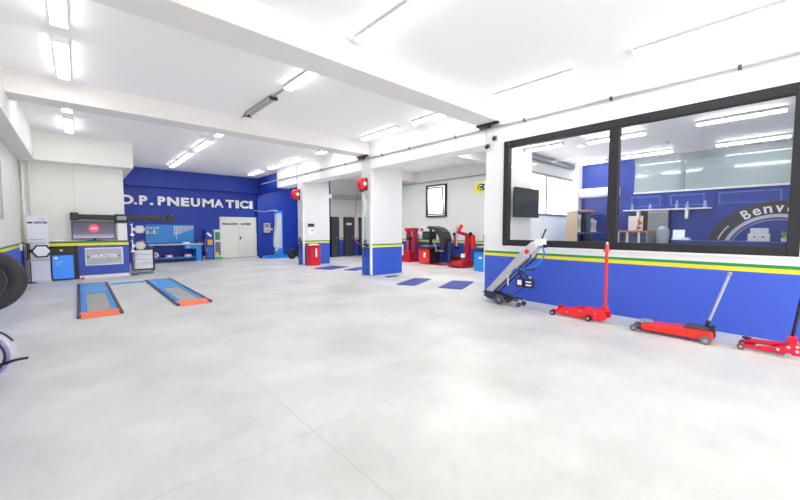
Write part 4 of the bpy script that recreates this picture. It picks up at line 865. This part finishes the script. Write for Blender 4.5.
# slim service jack with black handle
j3 = thing('floor_jack', 'slim red service jack with black handle at the right edge of the window wall', 'floor jack', (6.18, 0.17, 0), PI/2)
j3.scale = (0.85, 0.85, 0.9)
cr = M('jack_crimson', '#DD1634', 0.35)
for s_ in (-1, 1):
    y = s_*0.11
    MB().prism([(0.26, 0.03), (0.28, 0.07), (0.1, 0.085), (-0.12, 0.13), (-0.27, 0.2), (-0.34, 0.18), (-0.35, 0.04), (-0.1, 0.035)], y-0.01, y+0.01, 'y').build('side_plate', cr, j3, bev=0.005)
    for x, z in ((-0.12, 0.09), (-0.22, 0.14), (-0.3, 0.1), (-0.3, 0.16)): MB().cyl((x, y-0.018, z), (x, y+0.018, z), 0.018, n=10).build('bolt', M('bolt_pale', '#E4C9D0', 0.35), j3)
MB().beam((-0.2, 0, 0.15), (0.22, 0, 0.12), 0.08, 0.045, (0,1,0)).build('lift_arm', cr, j3, bev=0.008)
MB().lathe([(0,0),(0.05,0),(0.055,0.02),(0,0.02)], (0.2, 0, 0.14), (0,0,1), 16).build('saddle', black, j3)
MB().cyl((-0.22, 0, 0.08), (0.1, 0, 0.07), 0.04).build('hydraulic_cylinder', silver, j3, smooth=True)
B(-0.3, -0.2, -0.05, 0.05, 0.15, 0.27).build('handle_socket', cr, j3, bev=0.01)
MB().cyl((-0.25, 0, 0.25), (-0.34, 0, 1.05), 0.02).build('handle', black, j3, smooth=True)
MB().cyl((-0.34, 0, 1.05), (-0.345, 0, 1.12), 0.026).build('grip', darkgrey, j3)
jack_wheels(j3, 0.25, 0.045, 0.135, M('roller_dark', '#6B4A50', 0.5), 0.03); jack_wheels(j3, -0.22, 0.035, 0.15, silver, 0.03)
B(0.24, 0.26, -0.12, 0.12, 0.04, 0.055).build('axle', silver, j3)

# ------------------------------------------------------------------ tyre display at the left edge
ts = thing('tyre_stand', 'black steel display stand for tyres at the left edge', 'stand', (-0.93, 5.98, 0))
MB().cyl((0, 0, 0.03), (0, 0, 1.5), 0.03).build('post', black, ts); MB().lathe([(0,0),(0.2,0),(0.2,0.02),(0,0.03)], (0,0,0), (0,0,1), 24).build('base', black, ts)
MB().tube([(0.0, -0.02, 0.97), (0.05, -0.12, 1.12), (0.09, -0.2, 1.12)], 0.02).build('arm', black, ts)
ty = thing('tyre', 'large black tyre with dark rim hung at the left edge of the view', 'tyre', (-0.775, 5.66, 0.95))
ax = Vector((-0.08, -1, 0.05)).normalized()
MB().lathe(tyre_profile(0.335, 0.22, 0.21), (0,0,0), ax, 56, closed=True).build('tyre_body', rubber, ty, smooth=True)
rim = MB().lathe([(0.2, 0.09), (0.195, 0.07), (0.185, 0.0), (0.185, -0.08), (0.195, -0.09), (0.205, -0.09), (0.205, 0.09)], (0,0,0), ax, 40, closed=True).build('rim', M('rim_grey', '#5A565C', 0.35, 0.5), ty, smooth=True)
MB().lathe([(0, 0.02), (0.2, 0.02), (0.2, 0.04), (0, 0.04)], (0,0,0), -ax, 32).build('rim_disc', M('rim_dark', '#26242A', 0.4), ty, smooth=True)
cap = MB().lathe([(0, 0.0), (0.1, 0.0), (0.105, 0.02), (0.09, 0.03), (0, 0.03)], (0,0,0), ax, 28).build('centre_cap', M('cap_blue', '#2D6FD0', 0.35), ty, smooth=True)
MB().lathe([(0, 0.0), (0.05, 0.0), (0.05, 0.01), (0, 0.01)], tuple(ax*0.028), ax, 5).build('cap_star', letterm, cap)
for k in range(5):
    u_ = ax.cross(Vector((0,0,1))).normalized(); v_ = ax.cross(u_); dv = u_*math.cos(2*PI*k/5)+v_*math.sin(2*PI*k/5)
    MB().beam(dv*0.08, dv*0.195, 0.05, 0.03, ax.cross(dv)).build('spoke', M('rim_dark', '#26242A', 0.4), ty)
hc = thing('hose_coil', 'coil of pale grey hose with black nozzle standing on the floor at the left edge', 'hose coil', (-0.76, 5.13, 0))
ax2 = Vector((-0.25, -1, 0)).normalized(); uu = ax2.cross(Vector((0,0,1))).normalized(); vv = Vector((0,0,1))
cc = MB(); pts = []
for k in range(5*36+1):
    a = 2*PI*k/36; lay = k/36
    rr = 0.255-0.032*(lay > 2.5)*min(1, (lay-2.5)*4) if lay > 2.5 else 0.255
    pts.append(uu*rr*math.cos(a)+vv*rr*math.sin(a)+ax2*(0.034*(lay if lay < 2.5 else 5-lay)-0.04)+Vector((0,0,0.275)))
cc.tube(pts, 0.0175, 8).build('coil', hosem, hc, smooth=True)
MB().tube([(p.x, p.y, p.z) for p in [uu*0.19*math.cos(a)+vv*0.19*math.sin(a)+Vector((0,0,0.275)) for a in [2*PI*k/40 for k in range(41)]]], 0.013, 8).build('inner_loop', M('dark_hose', '#3C3848', 0.5), hc, smooth=True)
sgn = 1 if uu.x > 0 else -1
MB().tube(smooth_path([tuple(uu*sgn*0.05+Vector((0,-0.06,0.2))), tuple(uu*sgn*0.18+Vector((0,-0.09,0.215))), tuple(uu*sgn*0.27+Vector((0,-0.09,0.24))), tuple(uu*sgn*0.36+Vector((0,-0.08,0.245)))]), 0.013, 8).build('nozzle', black, hc, smooth=True)
ar = [uu*sgn*0.285*math.cos(a)+vv*0.285*math.sin(a)+Vector((0,0,0.275)) for a in [math.radians(28+5*k) for k in range(8)]]
MB().tube([tuple(p) for p in ar], 0.009, 6).build('strap', black, hc, smooth=True)

# ------------------------------------------------------------------ light, world, camera
def area(name, loc, rot, sx, sy, power, col=(1, 1, 1)):
    l = bpy.data.lights.new(name, 'AREA'); l.shape = 'RECTANGLE'; l.size = sx; l.size_y = sy; l.energy = power; l.color = col
    o = bpy.data.objects.new(name, l); C.objects.link(o); o.location = loc; o.rotation_euler = rot; return o
area('bay_fill_light', (9.0, 6.6, 4.1), (0, 0, 0), 0.3, 1.6, 60)  # unseen fill lights, added to brighten the side bay and blue recess
area('bay_fill_light', (9.0, 11.0, 4.1), (0, 0, 0), 0.3, 1.6, 75)
area('bay_fill_light', (8.6, 17.0, 4.1), (0, 0, 0), 0.3, 1.6, 60)
wd = bpy.data.worlds.new('sky'); bpy.context.scene.world = wd; wd.use_nodes = True
bg = wd.node_tree.nodes['Background']; bg.inputs['Color'].default_value = (1.0, 0.985, 0.965, 1); bg.inputs['Strength'].default_value = 2.85

cam = bpy.data.cameras.new('camera'); co = bpy.data.objects.new('camera', cam); C.objects.link(co)
co.location = (0, 0, 1.5); co.rotation_euler = (math.radians(90-3.38), 0, math.radians(-42.1))
cam.lens = 16; cam.sensor_width = 36; cam.clip_start = 0.05
S = bpy.context.scene; S.camera = co
S.view_settings.view_transform = 'Standard'; S.view_settings.look = 'None'; S.view_settings.gamma = 1.06; S.view_settings.exposure = 0.74
S.cycles.use_denoising = True
S.cycles.max_bounces = 10; S.cycles.diffuse_bounces = 6
